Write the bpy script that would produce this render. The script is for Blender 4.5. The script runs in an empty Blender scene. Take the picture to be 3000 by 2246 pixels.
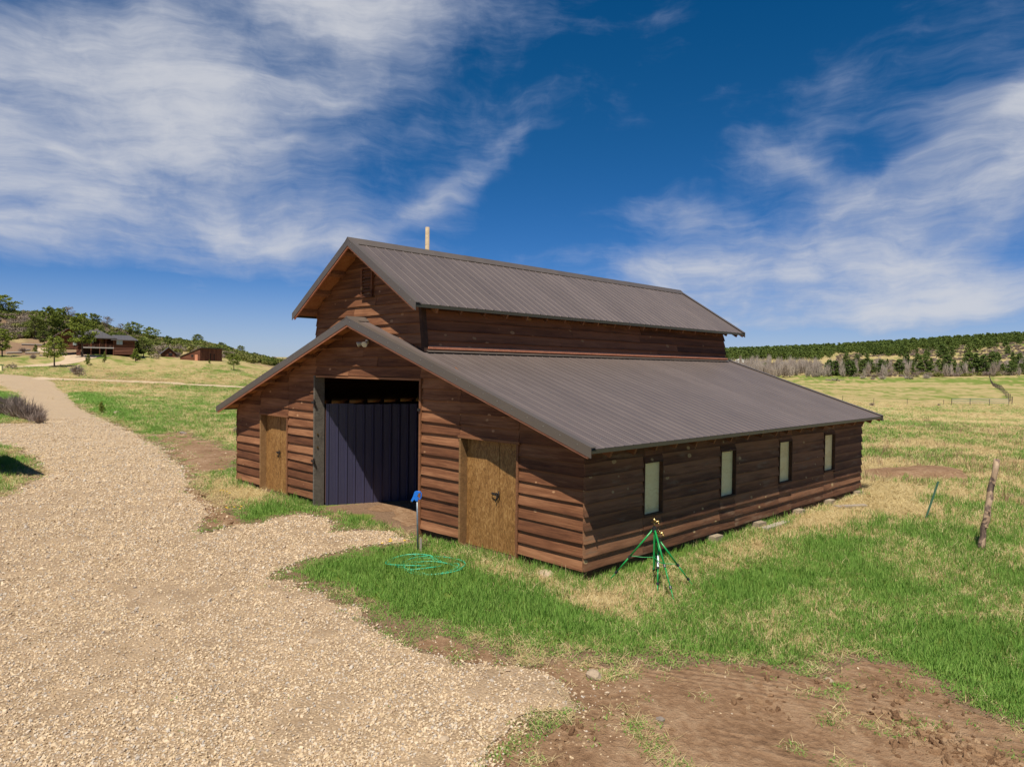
import bpy, math, random
import numpy as np
from mathutils import Matrix, Vector
random.seed(7); RNG = np.random.default_rng(11)
SC = bpy.context.scene
COL = SC.collection

# ------------------------------------------------------------------ camera
CAM = np.array([6.6472, -8.2374, 3.148]); YAW, PIT, ROL, FPX = -0.7837, -0.0205, 0.0122, 2088.99
_cy, _sy, _cp, _sp = math.cos(YAW), math.sin(YAW), math.cos(PIT), math.sin(PIT)
FW = np.array([_sy*_cp, _cy*_cp, _sp]); R0 = np.array([_cy, -_sy, 0.0]); U0 = np.cross(R0, FW)
_c, _s = math.cos(ROL), math.sin(ROL); RT = _c*R0 + _s*U0; UP = -_s*R0 + _c*U0
cam = bpy.data.cameras.new('camera'); cam.sensor_width = 36; cam.lens = 36*FPX/3000
cam.clip_start = 0.05; cam.clip_end = 12000
cam_ob = bpy.data.objects.new('camera', cam); COL.objects.link(cam_ob)
cam_ob.matrix_world = Matrix(((RT[0], UP[0], -FW[0], CAM[0]), (RT[1], UP[1], -FW[1], CAM[1]),
                              (RT[2], UP[2], -FW[2], CAM[2]), (0, 0, 0, 1)))
SC.camera = cam_ob
SC.view_settings.view_transform = 'Standard'; SC.view_settings.look = 'None'
SC.view_settings.exposure = 0.28; SC.view_settings.gamma = 1.0

# ------------------------------------------------------------------ node helper
class NT:
    def __init__(s, tree): s.t = tree; s.n = tree.nodes; s.l = tree.links
    def node(s, typ, ins=None, **kw):
        n = s.n.new(typ)
        for k, v in kw.items(): setattr(n, k, v)
        for k, v in (ins or {}).items(): s.set(n.inputs[k], v)
        return n
    def set(s, sock, v):
        if isinstance(v, bpy.types.NodeSocket): s.l.new(v, sock)
        elif v is not None:
            if sock.type == 'RGBA' and len(v) == 3: v = (*v, 1)
            sock.default_value = v
    def m(s, op, a, b=None, c=None, clamp=False):
        n = s.n.new('ShaderNodeMath'); n.operation = op; n.use_clamp = clamp
        s.set(n.inputs[0], a)
        if b is not None: s.set(n.inputs[1], b)
        if c is not None: s.set(n.inputs[2], c)
        return n.outputs[0]
    def v(s, op, a, b=None):
        n = s.n.new('ShaderNodeVectorMath'); n.operation = op
        s.set(n.inputs[0], a)
        if b is not None: s.set(n.inputs[1], b)
        return n.outputs['Value'] if op in ('DOT_PRODUCT', 'LENGTH') else n.outputs[0]
    def xyz(s, x, y, z): return s.node('ShaderNodeCombineXYZ', {0: x, 1: y, 2: z}).outputs[0]
    def sep(s, vec): return s.node('ShaderNodeSeparateXYZ', {0: vec}).outputs
    def noise(s, vec, scale, detail=3, rough=.5, dist=0.0, color=False):
        n = s.node('ShaderNodeTexNoise', {'Vector': vec, 'Scale': scale, 'Detail': detail, 'Roughness': rough, 'Distortion': dist})
        return n.outputs['Color' if color else 'Fac']
    def vor(s, vec, scale, out='Distance', feature='F1', rnd=1.0):
        n = s.node('ShaderNodeTexVoronoi', {'Vector': vec, 'Scale': scale, 'Randomness': rnd}, feature=feature)
        return n.outputs[out]
    def ramp(s, fac, stops, interp='LINEAR'):
        n = s.n.new('ShaderNodeValToRGB'); s.set(n.inputs[0], fac); cr = n.color_ramp; cr.interpolation = interp
        while len(cr.elements) < len(stops): cr.elements.new(.5)
        for e, (p, c) in zip(cr.elements, stops):
            e.position = p; e.color = (*c, 1) if len(c) == 3 else c
        return n.outputs[0]
    def mix(s, fac, a, b, mode='MIX'):
        n = s.n.new('ShaderNodeMix'); n.data_type = 'RGBA'; n.blend_type = mode
        s.set(n.inputs[0], fac); s.set(n.inputs[6], a); s.set(n.inputs[7], b); return n.outputs[2]
    def sstep(s, x, lo, hi):
        n = s.n.new('ShaderNodeMapRange'); n.interpolation_type = 'SMOOTHSTEP'
        s.set(n.inputs[0], x); s.set(n.inputs[1], lo); s.set(n.inputs[2], hi); return n.outputs[0]

# ------------------------------------------------------------------ sun and sky
SUN_TO = np.array([0.232, -0.402, 0.853]); SUN_TO /= np.linalg.norm(SUN_TO)
SUN_EL = math.asin(SUN_TO[2]); SUN_AZ = math.atan2(SUN_TO[0], SUN_TO[1])
sun = bpy.data.lights.new('sun', 'SUN'); sun.energy = 5.0; sun.angle = math.radians(.53); sun.color = (1, .94, .84)
sun_ob = bpy.data.objects.new('sun', sun); COL.objects.link(sun_ob); sun_ob.location = (0, 0, 60)
sun_ob.rotation_euler = Vector(SUN_TO).to_track_quat('Z', 'Y').to_euler()

BLOBS = [  # cloud masses on the sky: centre (across, up), radii, tilt, weight
    (-.42, .29, .26, .13, .22, 1.35), (-.26, .40, .16, .085, .30, .95), (-.56, .24, .16, .09, .1, .55), (-.38, .155, .20, .034, .04, .95), (-.20, .22, .12, .04, .3, .55), (-.10, .235, .13, .020, .62, .80), (-.55, .165, .10, .02, 0, .5),
    (.34, .150, .24, .058, .12, 1.35), (.53, .245, .13, .045, .62, 1.9), (.185, .225, .085, .026, .05, 1.15), (.37, .26, .065, .017, -.45, .70), (.46, .085, .34, .040, .04, 1.25), (.52, .37, .10, .07, .5, .50), (.47, .17, .16, .04, .3, .65), (.26, .19, .1, .03, -.3, .4)]
def build_world():
    w = bpy.data.worlds.new('World'); SC.world = w; w.use_nodes = True
    w.node_tree.nodes.clear(); T = NT(w.node_tree)
    sky = T.node('ShaderNodeTexSky', sky_type='NISHITA')
    sky.sun_disc = False; sky.sun_elevation = SUN_EL; sky.sun_rotation = SUN_AZ
    sky.altitude = 2300; sky.air_density = 1.0; sky.dust_density = .12; sky.ozone_density = 3.2
    hsv = T.node('ShaderNodeHueSaturation', {'Hue': .499, 'Saturation': 1.38, 'Value': 1.0, 'Color': sky.outputs[0]})
    # high cirrus: noise over the sky directions, thick in the west, thin streaks in the north-east
    d = T.node('ShaderNodeTexCoord').outputs['Generated']
    a = T.v('DOT_PRODUCT', d, tuple(R0)); z = T.sep(d)[2]
    p = T.xyz(a, z, 0.0)
    warp = T.noise(p, 2.6, 4, .6, color=True)
    wv = T.v('MULTIPLY', T.v('SUBTRACT', warp, (.5, .5, .5)), (.20, .12, 0))
    warp2 = T.noise(p, 9.0, 3, .6, color=True)
    pw = T.v('ADD', T.v('ADD', p, wv), T.v('MULTIPLY', T.v('SUBTRACT', warp2, (.5, .5, .5)), (.035, .022, 0)))
    sx, sy = T.sep(pw)[0], T.sep(pw)[1]
    def rot(vec, ang, kx, ky):
        return T.node('ShaderNodeMapping', {'Vector': vec, 'Rotation': (0, 0, ang), 'Scale': (kx, ky, 1)}).outputs[0]
    def blob(cx, cy, rx, ry, ang=0.0, amp=1.0):
        c, s_ = math.cos(ang), math.sin(ang)
        dx = T.m('SUBTRACT', sx, cx); dy = T.m('SUBTRACT', sy, cy)
        u = T.m('DIVIDE', T.m('ADD', T.m('MULTIPLY', dx, c), T.m('MULTIPLY', dy, s_)), rx)
        v_ = T.m('DIVIDE', T.m('SUBTRACT', T.m('MULTIPLY', dy, c), T.m('MULTIPLY', dx, s_)), ry)
        r2 = T.m('ADD', T.m('MULTIPLY', u, u), T.m('MULTIPLY', v_, v_))
        return T.m('MULTIPLY', T.m('EXPONENT', T.m('MULTIPLY', r2, -1.0)), amp)
    bl = BLOBS
    mask = blob(*bl[0])
    for q in bl[1:]: mask = T.m('ADD', mask, blob(*q))
    n1 = T.noise(rot(pw, -.50, 2.8, 8.0), 1.0, 9, .60, .15)
    n2 = T.noise(rot(pw, -.46, 6, 34), 1.0, 8, .68, .12)
    n3 = T.noise(pw, 6.0, 7, .58)
    nn = T.m('ADD', T.m('ADD', T.m('MULTIPLY', n1, .85), T.m('MULTIPLY', n2, .34)), T.m('MULTIPLY', n3, .62))
    den = T.m('ADD', T.m('MULTIPLY', T.m('MINIMUM', mask, 1.22), .62), T.m('MULTIPLY', T.m('SUBTRACT', nn, .90), 2.1))
    al = T.sstep(den, .04, 1.16)
    al = T.m('MULTIPLY', al, T.m('MULTIPLY', T.sstep(z, -.01, .04), .90))
    low = T.m('MULTIPLY', T.sstep(z, .14, .0), .5)
    al = T.m('MAXIMUM', al, low)
    cl = T.ramp(al, [(0, (5.0, 6.1, 9.0)), (.5, (6.2, 6.8, 8.4)), (1, (8.8, 8.9, 9.3))])
    tint = T.mix(T.sstep(z, .42, .0), (1, 1, 1), (.76, .83, 1.14))
    col = T.mix(al, T.mix(1.0, hsv.outputs[0], tint, 'MULTIPLY'), cl)
    bg = T.node('ShaderNodeBackground', {'Color': col, 'Strength': .062})
    out = T.node('ShaderNodeOutputWorld'); T.l.new(bg.outputs[0], out.inputs[0])
build_world()

# ------------------------------------------------------------------ basic helpers
def ray(px, py): return FW + RT*((px-1500)/FPX) + UP*((1123-py)/FPX)      # photograph pixel -> view direction
def at(px, py, D): return CAM + D*ray(px, py)                              # a point at forward distance D
def dsp(x, y): return (x*1.35624, y*1.35624)
def tag(o, label=None, cat=None, group=None, kind=None):
    if label: o['label'] = label
    if cat: o['category'] = cat
    if group: o['group'] = group
    if kind: o['kind'] = kind
    return o
def link(o, parent=None):
    COL.objects.link(o)
    if parent is not None: o.parent = parent
    return o
def empty(name, loc=(0, 0, 0), rz=0.0, parent=None):
    o = bpy.data.objects.new(name, None); o.location = loc; o.rotation_euler = (0, 0, rz); o.empty_display_size = .2
    return link(o, parent)
class MB:
    def __init__(s): s.v = []; s.f = []
    def add(s, vs, fs):
        b = len(s.v); s.v += [tuple(map(float, q)) for q in vs]; s.f += [tuple(i+b for i in f) for f in fs]; return s
    def box(s, x0, x1, y0, y1, z0, z1):
        vs = [(x0,y0,z0),(x1,y0,z0),(x1,y1,z0),(x0,y1,z0),(x0,y0,z1),(x1,y0,z1),(x1,y1,z1),(x0,y1,z1)]
        return s.add(vs, [(3,2,1,0),(4,5,6,7),(0,1,5,4),(1,2,6,5),(2,3,7,6),(3,0,4,7)])
    def prism(s, poly, fn0, fn1):
        """poly: ccw 2-D outline; fn0 / fn1 map it to the two end faces"""
        n = len(poly); vs = [fn0(*q) for q in poly]+[fn1(*q) for q in poly]
        fs = [tuple(range(n))[::-1], tuple(range(n, 2*n))]+[(i, (i+1) % n, (i+1) % n+n, i+n) for i in range(n)]
        return s.add(vs, fs)
    def tube(s, pts, rad, sides=6, cap=True, closed=False):
        P = np.array(pts, float); n = len(P); rad = np.broadcast_to(np.array(rad, float), (n,))
        T = np.gradient(P, axis=0) if not closed else np.roll(P, -1, 0)-np.roll(P, 1, 0)
        T /= np.linalg.norm(T, axis=1)[:, None]+1e-9
        ref = np.array([0, 0, 1.]) if abs(T[0][2]) < .9 else np.array([1., 0, 0])
        vs = []
        A = np.cross(T[0], ref); A /= np.linalg.norm(A)
        for i in range(n):
            A = A-T[i]*(A@T[i]); A /= np.linalg.norm(A)+1e-9; B = np.cross(T[i], A)
            for k in range(sides):
                t = 2*math.pi*k/sides; vs.append(P[i]+rad[i]*(A*math.cos(t)+B*math.sin(t)))
        fs = []
        for i in range(n if closed else n-1):
            j = (i+1) % n
            for k in range(sides):
                k2 = (k+1) % sides; fs.append((i*sides+k, i*sides+k2, j*sides+k2, j*sides+k))
        if cap and not closed: fs += [tuple(range(sides))[::-1], tuple(range((n-1)*sides, n*sides))]
        return s.add(vs, fs)
    def mesh(s, name, mat=None, smooth=False):
        me = bpy.data.meshes.new(name); me.from_pydata(s.v, [], s.f); me.update()
        if smooth: me.polygons.foreach_set('use_smooth', [True]*len(me.polygons))
        if mat: me.materials.append(mat)
        return me
    def build(s, name, mat=None, parent=None, loc=(0, 0, 0), rot=(0, 0, 0), smooth=False):
        o = bpy.data.objects.new(name, s.mesh(name, mat, smooth)); o.location = loc; o.rotation_euler = rot
        return link(o, parent)
def np_mesh(name, V, F, mat=None, smooth=False):
    """V (n,3) array, F (m,k) array with k = 3 or 4"""
    me = bpy.data.meshes.new(name); V = np.asarray(V, np.float32); F = np.asarray(F, np.int32); k = F.shape[1]
    me.vertices.add(len(V)); me.vertices.foreach_set('co', V.ravel())
    me.loops.add(F.size); me.loops.foreach_set('vertex_index', F.ravel())
    me.polygons.add(len(F)); me.polygons.foreach_set('loop_start', np.arange(0, F.size, k, dtype=np.int32))
    me.polygons.foreach_set('loop_total', np.full(len(F), k, np.int32))
    if smooth: me.polygons.foreach_set('use_smooth', np.ones(len(F), bool))
    me.update(calc_edges=True)
    if mat: me.materials.append(mat)
    return me
def obj(name, me, parent=None, loc=(0, 0, 0), rot=(0, 0, 0), sc=(1, 1, 1)):
    o = bpy.data.objects.new(name, me); o.location = loc; o.rotation_euler = rot; o.scale = sc; return link(o, parent)

def _hash(ix, iy, seed):
    h = (ix.astype(np.int64)*374761393 + iy.astype(np.int64)*668265263 + seed*1274126177) & 0x7fffffff
    h = ((h ^ (h >> 13))*1274126177) & 0x7fffffff
    return ((h ^ (h >> 16)) & 0xffff)/65535.0
def vnoise(x, y, seed=0):
    x = np.asarray(x, float); y = np.asarray(y, float)
    ix, iy = np.floor(x), np.floor(y); fx, fy = x-ix, y-iy; fx = fx*fx*(3-2*fx); fy = fy*fy*(3-2*fy)
    a, b = _hash(ix, iy, seed), _hash(ix+1, iy, seed); c, d = _hash(ix, iy+1, seed), _hash(ix+1, iy+1, seed)
    return (a*(1-fx)+b*fx)*(1-fy)+(c*(1-fx)+d*fx)*fy
def fbm(x, y, scale, octv=3, seed=0):
    o = 0; am = 1; tot = 0; f = 1/scale
    for i in range(octv): o = o+am*vnoise(x*f+13.7*i, y*f-7.1*i, seed+i); tot += am; am *= .5; f *= 2.03
    return o/tot
def smooth(x, a, b): t = np.clip((x-a)/(b-a), 0, 1); return t*t*(3-2*t)

# ------------------------------------------------------------------ materials
def material(name, fn):
    m = bpy.data.materials.new(name); m.use_nodes = True; m.node_tree.nodes.clear(); T = NT(m.node_tree)
    out = T.node('ShaderNodeOutputMaterial'); sh = fn(T); T.l.new(sh, out.inputs[0]); return m
def bsdf(T, color, rough=.7, metal=0.0, bump=None, bstr=.3, bdist=.01, spec=.5, **extra):
    n = T.node('ShaderNodeBsdfPrincipled', {'Base Color': color, 'Roughness': rough, 'Metallic': metal, 'Specular IOR Level': spec})
    for k, v in extra.items(): T.set(n.inputs[k.replace('_', ' ')], v)
    if bump is not None:
        b = T.node('ShaderNodeBump', {'Height': bump, 'Strength': bstr, 'Distance': bdist}); T.l.new(b.outputs[0], n.inputs['Normal'])
    return n.outputs[0]
def rnd(T): return T.node('ShaderNodeObjectInfo').outputs['Random']
def ocoord(T): return T.node('ShaderNodeTexCoord').outputs['Object']
def wood(name, dark, mid, light, knot, knot_amt=.5, rough=.78, grey=None, gs=1.0, tone=.24, ks=.23, lap=0.0):
    """boards: grain along local X; every board its own offset and tone"""
    def fn(T):
        r = rnd(T); off = T.xyz(T.m('MULTIPLY', r, 41.0), T.m('MULTIPLY', r, 17.0), T.m('MULTIPLY', r, 29.0))
        p = T.v('ADD', ocoord(T), off)
        g1 = T.noise(T.v('MULTIPLY', p, (1.2*gs, 20, 26*gs)), 1.0, 5, .62, .6)
        g2 = T.noise(T.v('MULTIPLY', p, (5*gs, 60, 120*gs)), 1.0, 3, .6)
        big = T.noise(T.v('MULTIPLY', p, (.9, 4, 4.2)), 1.0, 4, .6)
        f = T.m('ADD', T.m('MULTIPLY', g1, .55), T.m('ADD', T.m('MULTIPLY', g2, .28), T.m('MULTIPLY', big, .42)))
        f = T.m('ADD', f, T.m('MULTIPLY', T.m('SUBTRACT', r, .5), tone))
        c = T.ramp(f, [(.36, dark), (.60, mid), (.86, light)])
        if grey: c = T.mix(T.sstep(T.noise(T.v('MULTIPLY', p, (1.6, 6, 9)), 1.0, 4, .65), .52, .75), c, grey)
        if lap:      # weathering of lapped boards: the top, long sheltered by the board above, kept its stain; the exposed lower part has blackened; the dark lower edge also paints in the lap shade lines
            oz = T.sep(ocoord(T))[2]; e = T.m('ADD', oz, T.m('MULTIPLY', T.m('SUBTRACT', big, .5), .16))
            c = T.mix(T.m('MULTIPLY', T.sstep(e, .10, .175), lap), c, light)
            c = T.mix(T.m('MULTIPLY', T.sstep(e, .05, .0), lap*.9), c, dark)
        pk = T.v('ADD', T.v('MULTIPLY', p, (3.1, 0, 5.2)), T.v('MULTIPLY', T.noise(p, 9, 2, .5, color=True), (.16, 0, .16)))
        kd = T.vor(pk, 1.0); kc = T.sep(T.vor(pk, 1.0, 'Color'))[0]
        size = T.m('MULTIPLY', T.m('POWER', kc, 1.4), ks)
        kin = T.m('MULTIPLY', T.sstep(kd, size, T.m('MULTIPLY', size, .55)), T.sstep(kc, 1-knot_amt, 1-knot_amt+.05))
        kcol = T.mix(T.m('MULTIPLY', T.sstep(kd, T.m('MULTIPLY', size, .35), T.m('MULTIPLY', size, .1)), .45), knot, mid)
        c = T.mix(kin, c, kcol)
        h = T.m('ADD', T.m('MULTIPLY', g2, .5), g1)
        return bsdf(T, c, rough, bump=h, bstr=.55, bdist=.006, spec=.3)
    return material(name, fn)
def plain(name, col, rough=.6, metal=0.0, var=.25, scale=12.0, spec=.5, bstr=.15):
    def fn(T):
        p = ocoord(T); n = T.noise(p, scale, 4, .6)
        a = tuple(x*(1-var) for x in col); b = tuple(min(1, x*(1+var)) for x in col)
        c = T.ramp(T.m('ADD', T.m('MULTIPLY', n, .8), T.m('MULTIPLY', rnd(T), .2)), [(.3, a), (.7, b)])
        return bsdf(T, c, rough, metal, bump=n, bstr=bstr, bdist=.01, spec=spec)
    return material(name, fn)
M = {}
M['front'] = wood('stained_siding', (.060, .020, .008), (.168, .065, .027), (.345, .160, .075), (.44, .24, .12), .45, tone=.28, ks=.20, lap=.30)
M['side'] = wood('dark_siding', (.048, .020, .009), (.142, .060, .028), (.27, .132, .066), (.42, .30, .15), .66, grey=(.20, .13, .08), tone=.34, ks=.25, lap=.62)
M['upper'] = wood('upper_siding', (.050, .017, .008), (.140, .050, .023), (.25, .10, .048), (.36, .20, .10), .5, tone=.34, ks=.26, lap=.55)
M['soffit'] = wood('soffit_boards', (.16, .055, .018), (.30, .11, .036), (.42, .19, .075), (.2, .08, .03), .2)
M['rafter'] = wood('rafter_wood', (.085, .032, .015), (.19, .078, .036), (.31, .14, .07), (.2, .1, .05), .2)
M['copper'] = wood('red_fascia', (.34, .12, .065), (.50, .20, .115), (.60, .28, .17), (.4, .2, .1), .1)
M['jamb'] = wood('door_jamb_wood', (.10, .055, .022), (.23, .125, .05), (.36, .21, .09), (.42, .27, .12), .4)
M['greypost'] = wood('grey_timber', (.040, .036, .030), (.090, .078, .062), (.165, .145, .115), (.3, .24, .15), .3)
M['skirt'] = wood('skirt_boards', (.025, .012, .008), (.06, .028, .016), (.11, .055, .03), (.1, .05, .03), .1)
M['pole'] = wood('pole_wood', (.24, .17, .10), (.42, .32, .20), (.55, .44, .30), (.3, .2, .1), .2)
M['oldplank'] = wood('weathered_plank', (.16, .13, .10), (.30, .25, .20), (.42, .36, .29), (.3, .2, .1), .2)
def m_osb(name, c0, c1, c2):
    def fn(T):
        p = T.v('ADD', ocoord(T), T.xyz(T.m('MULTIPLY', rnd(T), 9.0), 0.0, 0.0))
        q = T.v('ADD', T.v('MULTIPLY', p, (52, 1, 22)), T.v('MULTIPLY', T.noise(p, 7, 2, .5, color=True), (5, 0, 5)))
        cell = T.sep(T.vor(q, 1.0, 'Color')); fine = T.noise(p, 60, 3, .6)
        big = T.noise(T.v('MULTIPLY', p, (6, 1, 1.6)), 1.0, 4, .6)
        f = T.m('ADD', T.m('MULTIPLY', cell[0], .30), T.m('ADD', T.m('MULTIPLY', fine, .30), T.m('MULTIPLY', big, .50)))
        return bsdf(T, T.ramp(f, [(.25, c0), (.55, c1), (.85, c2)]), .6, bump=f, bstr=.2, bdist=.003, spec=.35)
    return material(name, fn)
M['osb'] = m_osb('strand_board', (.10, .043, .012), (.265, .130, .038), (.45, .26, .095))
M['pane'] = m_osb('pale_window_board', (.70, .57, .26), (.83, .72, .39), (.88, .80, .50))
def m_metal(name, col, rough, var=.12, metal=.55):
    def fn(T):
        p = T.node('ShaderNodeTexCoord').outputs['Object']
        st = T.noise(T.v('MULTIPLY', p, (1.2, 3, 1.2)), 1.0, 5, .6); r = rnd(T)
        sp_ = T.sstep(T.noise(p, 55, 2, .5), .70, .78)
        f = T.m('ADD', T.m('MULTIPLY', st, .7), T.m('MULTIPLY', r, .3))
        c = T.ramp(f, [(.25, tuple(x*(1-var) for x in col)), (.75, tuple(x*(1+var) for x in col))])
        c = T.mix(T.m('MULTIPLY', sp_, .25), c, (.45, .40, .36))
        ro = T.m('ADD', rough-.08, T.m('MULTIPLY', st, .18))
        return bsdf(T, c, ro, metal, spec=.5)
    return material(name, fn)
M['roof'] = m_metal('brown_roof_metal', (.150, .118, .104), .40, metal=.25)
M['trim'] = m_metal('brown_trim_metal', (.140, .114, .094), .40, metal=.25)
M['drip'] = m_metal('dark_drip_edge', (.060, .055, .035), .45, metal=.2)
M['navy'] = m_metal('navy_door_metal', (.050, .047, .088), .30, metal=.15)
M['black'] = plain('black_interior', (.012, .01, .01), .9)
M['screw'] = plain('screw_heads', (.35, .33, .30), .35, .8)
M['steel'] = plain('galvanised_steel', (.17, .20, .22), .42, .6, .35, 30)
M['iron'] = plain('dark_iron', (.05, .045, .042), .5, .7)
M['blue'] = plain('blue_paint', (.012, .16, .62), .4, 0, .15, 30)
M['hose'] = plain('green_hose', (.035, .38, .21), .38, 0, .2, 30)
M['green'] = plain('green_painted_tube', (.010, .26, .055), .35, 0, .15, 30)
M['blackplastic'] = plain('black_plastic', (.02, .02, .022), .45)
M['brass'] = plain('brass', (.48, .33, .13), .3, .9)
M['white'] = plain('white_label', (.75, .77, .8), .5, 0, .1)
M['lamp'] = plain('lamp_housing', (.55, .52, .44), .45, 0, .15)
M['lampglass'] = plain('lamp_lens', (.62, .58, .44), .15, 0, .1)
M['concrete'] = plain('concrete', (.30, .235, .155), .9, 0, .25, 18, bstr=.5)
M['tpost'] = plain('green_steel_post', (.05, .12, .07), .5, .1, .3, 40)
M['rock'] = plain('pale_rock', (.40, .30, .20), .9, 0, .3, 9, bstr=.6)
M['dgrock'] = plain('grey_rock', (.22, .175, .14), .9, 0, .3, 9, bstr=.6)
def m_barklog(T):
    p = ocoord(T); n = T.noise(T.v('MULTIPLY', p, (14, 14, 5)), 1.0, 5, .65); b = T.noise(p, 5.5, 3, .55)
    c = T.mix(T.sstep(b, .46, .54), T.ramp(n, [(.3, (.05, .035, .03)), (.7, (.22, .15, .11))]), T.ramp(n, [(.3, (.30, .19, .11)), (.7, (.52, .38, .26))]))
    return bsdf(T, c, .85, bump=T.m('ADD', n, b), bstr=.9, bdist=.02, spec=.2)
M['barklog'] = material('peeling_bark', m_barklog)
M['bark'] = plain('tree_bark', (.085, .062, .048), .95, 0, .4, 3)
M['twig'] = plain('bare_twigs', (.25, .20, .165), .95, 0, .3, 2)
def m_leaf(name, a, b, c, trans=.25):
    def fn(T):
        g = T.node('ShaderNodeNewGeometry'); isl = g.outputs['Random Per Island']; r = rnd(T)
        f = T.m('ADD', T.m('MULTIPLY', isl, .65), T.m('MULTIPLY', r, .35))
        col = T.ramp(f, [(.1, a), (.5, b), (.95, c)])
        d = bsdf(T, col, .7, spec=.2)
        t = T.node('ShaderNodeBsdfTranslucent', {'Color': col}).outputs[0]
        return T.node('ShaderNodeMixShader', {0: trans, 1: d, 2: t}).outputs[0]
    return material(name, fn)
M['pine'] = m_leaf('pine_needles', (.085, .115, .018), (.19, .235, .035), (.32, .35, .065))
M['pinedark'] = m_leaf('dark_pine_needles', (.062, .098, .025), (.13, .185, .040), (.21, .26, .062))
M['juniper'] = m_leaf('juniper_foliage', (.070, .095, .020), (.155, .19, .036), (.26, .28, .065))
M['oak'] = m_leaf('spring_brush_leaves', (.11, .12, .028), (.20, .205, .05), (.31, .29, .095))
M['brushgrey'] = m_leaf('bare_brush', (.16, .125, .085), (.26, .205, .14), (.36, .29, .20), .1)
M['bareg'] = m_leaf('bare_cottonwood', (.26, .205, .16), (.41, .335, .27), (.54, .46, .38), .1)
M['sage'] = m_leaf('purple_brown_brush', (.17, .125, .10), (.28, .215, .175), (.38, .30, .245), .1)
M['grass'] = m_leaf('green_grass_blades', (.070, .165, .022), (.155, .305, .045), (.30, .43, .10), .35)
M['dry'] = m_leaf('dry_grass_blades', (.36, .25, .10), (.56, .43, .20), (.74, .62, .35), .3)
M['weed'] = m_leaf('dry_weed_stalks', (.20, .12, .065), (.33, .21, .12), (.47, .33, .20), .15)
M['dandelion'] = plain('dandelion_yellow', (.80, .52, .01), .6, 0, .1)
def m_pebble(T):
    r = rnd(T); p = ocoord(T)
    c = T.ramp(r, [(0, (.40, .285, .16)), (.3, (.60, .45, .28)), (.5, (.70, .55, .37)), (.66, (.51, .375, .23)), (.78, (.35, .315, .28)), (.88, (.64, .55, .43)), (1, (.32, .20, .11))])
    n = T.noise(p, 3.0, 2, .5)
    return bsdf(T, T.mix(T.m('MULTIPLY', n, .35), c, (.49, .37, .235)), .85, spec=.2)
M['pebble'] = material('gravel_stones', m_pebble)
def m_clod(T):
    r = rnd(T); n = T.noise(ocoord(T), 3.0, 3, .6)
    c = T.ramp(T.m('ADD', T.m('MULTIPLY', r, .7), T.m('MULTIPLY', n, .3)), [(.1, (.17, .092, .048)), (.55, (.30, .178, .095)), (.9, (.43, .29, .17))])
    return bsdf(T, c, .95, bump=n, bstr=.5, bdist=.3, spec=.1)
M['clod'] = material('soil_clods', m_clod)
def m_gravel(T):
    p = T.node('ShaderNodeNewGeometry').outputs['Position']
    c1 = T.sep(T.vor(p, 34, 'Color')); d1 = T.vor(p, 34)
    stone = T.ramp(c1[0], [(0, (.42, .30, .18)), (.4, (.535, .40, .255)), (.75, (.59, .46, .31)), (.9, (.40, .35, .295)), (1, (.51, .43, .335))])
    big = T.noise(p, .55, 4, .6); dust = T.noise(p, 2.3, 4, .65)
    lo = T.node('ShaderNodeAttribute', attribute_name='loose').outputs['Fac']
    c = T.mix(T.sstep(d1, .30, .70), stone, (.33, .23, .135))
    c = T.mix(T.m('MULTIPLY', T.sstep(big, .48, .68), .55), c, (.46, .335, .205))
    c = T.mix(T.m('MULTIPLY', T.sstep(dust, .60, .72), .5), c, (.40, .275, .155))
    c = T.mix(T.m('MULTIPLY', lo, .70), c, T.ramp(dust, [(.35, (.23, .155, .092)), (.65, (.39, .275, .168))]))
    h = T.m('ADD', T.m('MULTIPLY', T.m('SUBTRACT', .8, d1), 1.0), T.m('MULTIPLY', dust, .6))
    return bsdf(T, c, .92, bump=h, bstr=.8, bdist=.02, spec=.15)
M['gravel'] = material('gravel_bed', m_gravel)
def m_farroad(T):
    p = T.node('ShaderNodeNewGeometry').outputs['Position']
    n = T.noise(p, .7, 5, .6); f = T.noise(p, 8, 3, .6)
    return bsdf(T, T.ramp(T.m('ADD', T.m('MULTIPLY', n, .7), T.m('MULTIPLY', f, .3)), [(.3, (.40, .29, .185)), (.55, (.52, .39, .26)), (.8, (.60, .47, .33))]), .95, spec=.1)
M['farroad'] = material('packed_dirt_road', m_farroad)
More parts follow.
